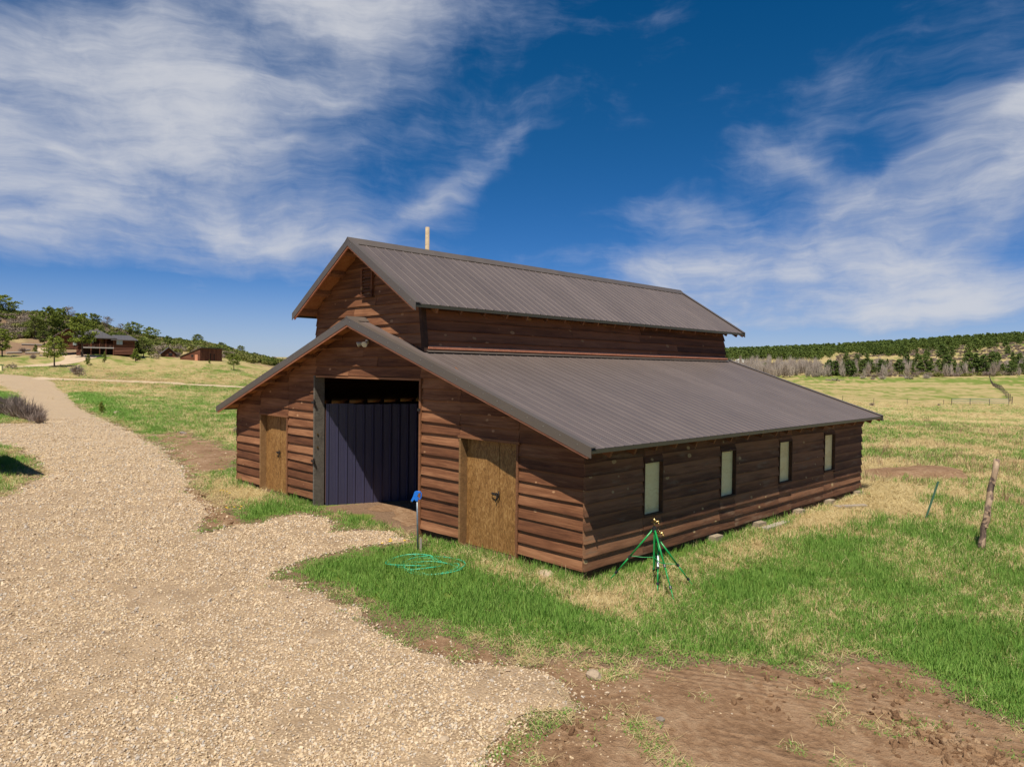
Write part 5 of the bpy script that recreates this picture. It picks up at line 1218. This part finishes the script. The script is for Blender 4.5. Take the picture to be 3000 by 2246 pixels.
    p = ground_hit(3, 1086); u = empty('utility_box', tuple(p), HEAD); tag(u, 'small pale green utility box at the left picture edge', 'utility box')
    MB().box(-.22, .22, -.2, .2, 0, .85).build('cabinet', M['pane'], u); MB().prism([(-.25, .85), (.25, .85), (.2, .93), (-.2, .93)], lambda a, c: (a, -.23, c), lambda a, c: (a, .23, c)).build('lid', M['tpost'], u)
def build_sheds():
    b = ground_hit(588, 1057); D = (b-CAM)@FW; sc = 3.16*FPX/D; s = empty('plank_shed', (b[0], b[1], b[2]-.1), HEAD+math.radians(66)); tag(s, 'reddish plank shed with single-slope roof on the meadow rise', 'shed')
    w, dpt, hh, hl = 6.0, 6.0, 2.9, .95         # tall front faces right of the corner, side slopes back to the left
    ln = 6.0
    MB().prism([(0, 0), (w, 0), (w, hh), (0, hh)], lambda u, v: (u, .06, v), lambda u, v: (u, .14, v)).build('front_wall', M['skirt'], s)
    side = empty('side', (0, 0, 0), math.radians(90), s)
    sw = MB().prism([(0, 0), (ln, 0), (ln, hl), (0, hh)], lambda u, v: (u, .02, v), lambda u, v: (u, .10, v)).build('side_wall', M['skirt'], side)
    z = .05
    while z < hh-.1:
        x1 = min(ln, (hh-z)/(hh-hl)*ln); MB().box(0, x1, .10, .15, z, z+.24).build('plank', M['log'], side); z += .26
    k = 0.0; fwl = [o for o in s.children if o.name.startswith('front_wall')][0]
    while k < w-.1:
        wd = random.uniform(.22, .30)
        if not (2.45 < k < 2.75 or 3.35 < k < 3.65): MB().box(k, min(k+wd, w)-.015, 0, .05, random.uniform(0, .06), hh-.05).build('plank', M['log'], fwl)
        else: MB().box(k, min(k+wd, w)-.015, 0, .05, 1.75, hh-.05).build('plank', M['log'], fwl); MB().box(k, k+wd-.015, .04, .058, 0, 1.75).build('opening', M['black'], s)
        k += wd
    MB().box(.7, 1.55, .15, .20, 0, 1.45).build('door', M['copper'], side); MB().box(2.05, 2.6, .15, .19, .95, 1.45).build('window', M['black'], side)
    # roof slab
    v = Vector((math.cos(math.radians(90)), math.sin(math.radians(90)), 0)); a = Vector((-.3, -.4, hh)); e = Vector((w+.7, -.3, hh-.02)); q = v*(ln+.5)
    V = [a, e, e+q+Vector((0, 0, hl-hh-.1)), a+q+Vector((0, 0, hl-hh-.1))]; V = V+[p+Vector((0, 0, .16)) for p in V]
    MB().add(V, [(3, 2, 1, 0), (4, 5, 6, 7), (0, 1, 5, 4), (1, 2, 6, 5), (2, 3, 7, 6), (3, 0, 4, 7)]).build('roof', M['drip'], s)
    MB().box(w-.08, w, .14, 4.4, 0, .9).build('end_wall', M['log'], s)
    b = on(494, 1040, 166); h = empty('small_hut', (b[0], b[1], b[2]-.7), HEAD+.52); tag(h, 'tiny gabled log hut between house and plank shed', 'hut'); g = 1.45
    m = MB().prism([(-g, 0), (g, 0), (g, 1.5), (0, 2.9), (-g, 1.5)], lambda u, v: (u, 0, v), lambda u, v: (u, 3, v)).build('wall', M['skirt'], h)
    z = .05
    while z < 2.7:
        x = min(g, (2.9-z)/1.4*g); MB().tube([(-x, -.03, z+.12), (x, -.03, z+.12)], .13, 6).build('log', M['log'], m); z += .25
    MB().box(-.05, .75, -.2, -.15, 1.0, 1.6).build('window', M['black'], h)
    for s_ in (-1, 1): MB().prism([(0, 3.0), (s_*(g+.45), 1.28), (s_*(g+.45), 1.16), (0, 2.88)][::s_], lambda u, v: (u, -.5, v), lambda u, v: (u, 3.3, v)).build('roof', M['hroof'], h)
    # eave of a low shed reaching in at the left edge
    n = empty('low_shed', (-16.3, -4.3, 0)); tag(n, 'low shed whose dark eave tip pokes in at the left edge', 'shed')
    lx, ly = 5.0, 4.2
    for (ya, yb, za, zb) in ((0, -ly/2, 2.15, 3.55), (-ly/2, -ly, 3.55, 2.15)):
        MB().add([(0, ya, za), (0, yb, zb), (-lx, yb, zb), (-lx, ya, za), (0, ya, za-.12), (0, yb, zb-.12), (-lx, yb, zb-.12), (-lx, ya, za-.12)], [(0, 1, 2, 3), (7, 6, 5, 4), (0, 4, 5, 1), (1, 5, 6, 2), (2, 6, 7, 3), (3, 7, 4, 0)]).build('roof', M['trim'], n)
    MB().prism([(-ly+.45, 0), (-.45, 0), (-.45, 2.2), (-ly/2, 3.3), (-ly+.45, 2.2)], lambda u, v: (-.5, u, v), lambda u, v: (-lx+.4, u, v)).build('wall', M['log'], n)
build_house(); build_sheds()
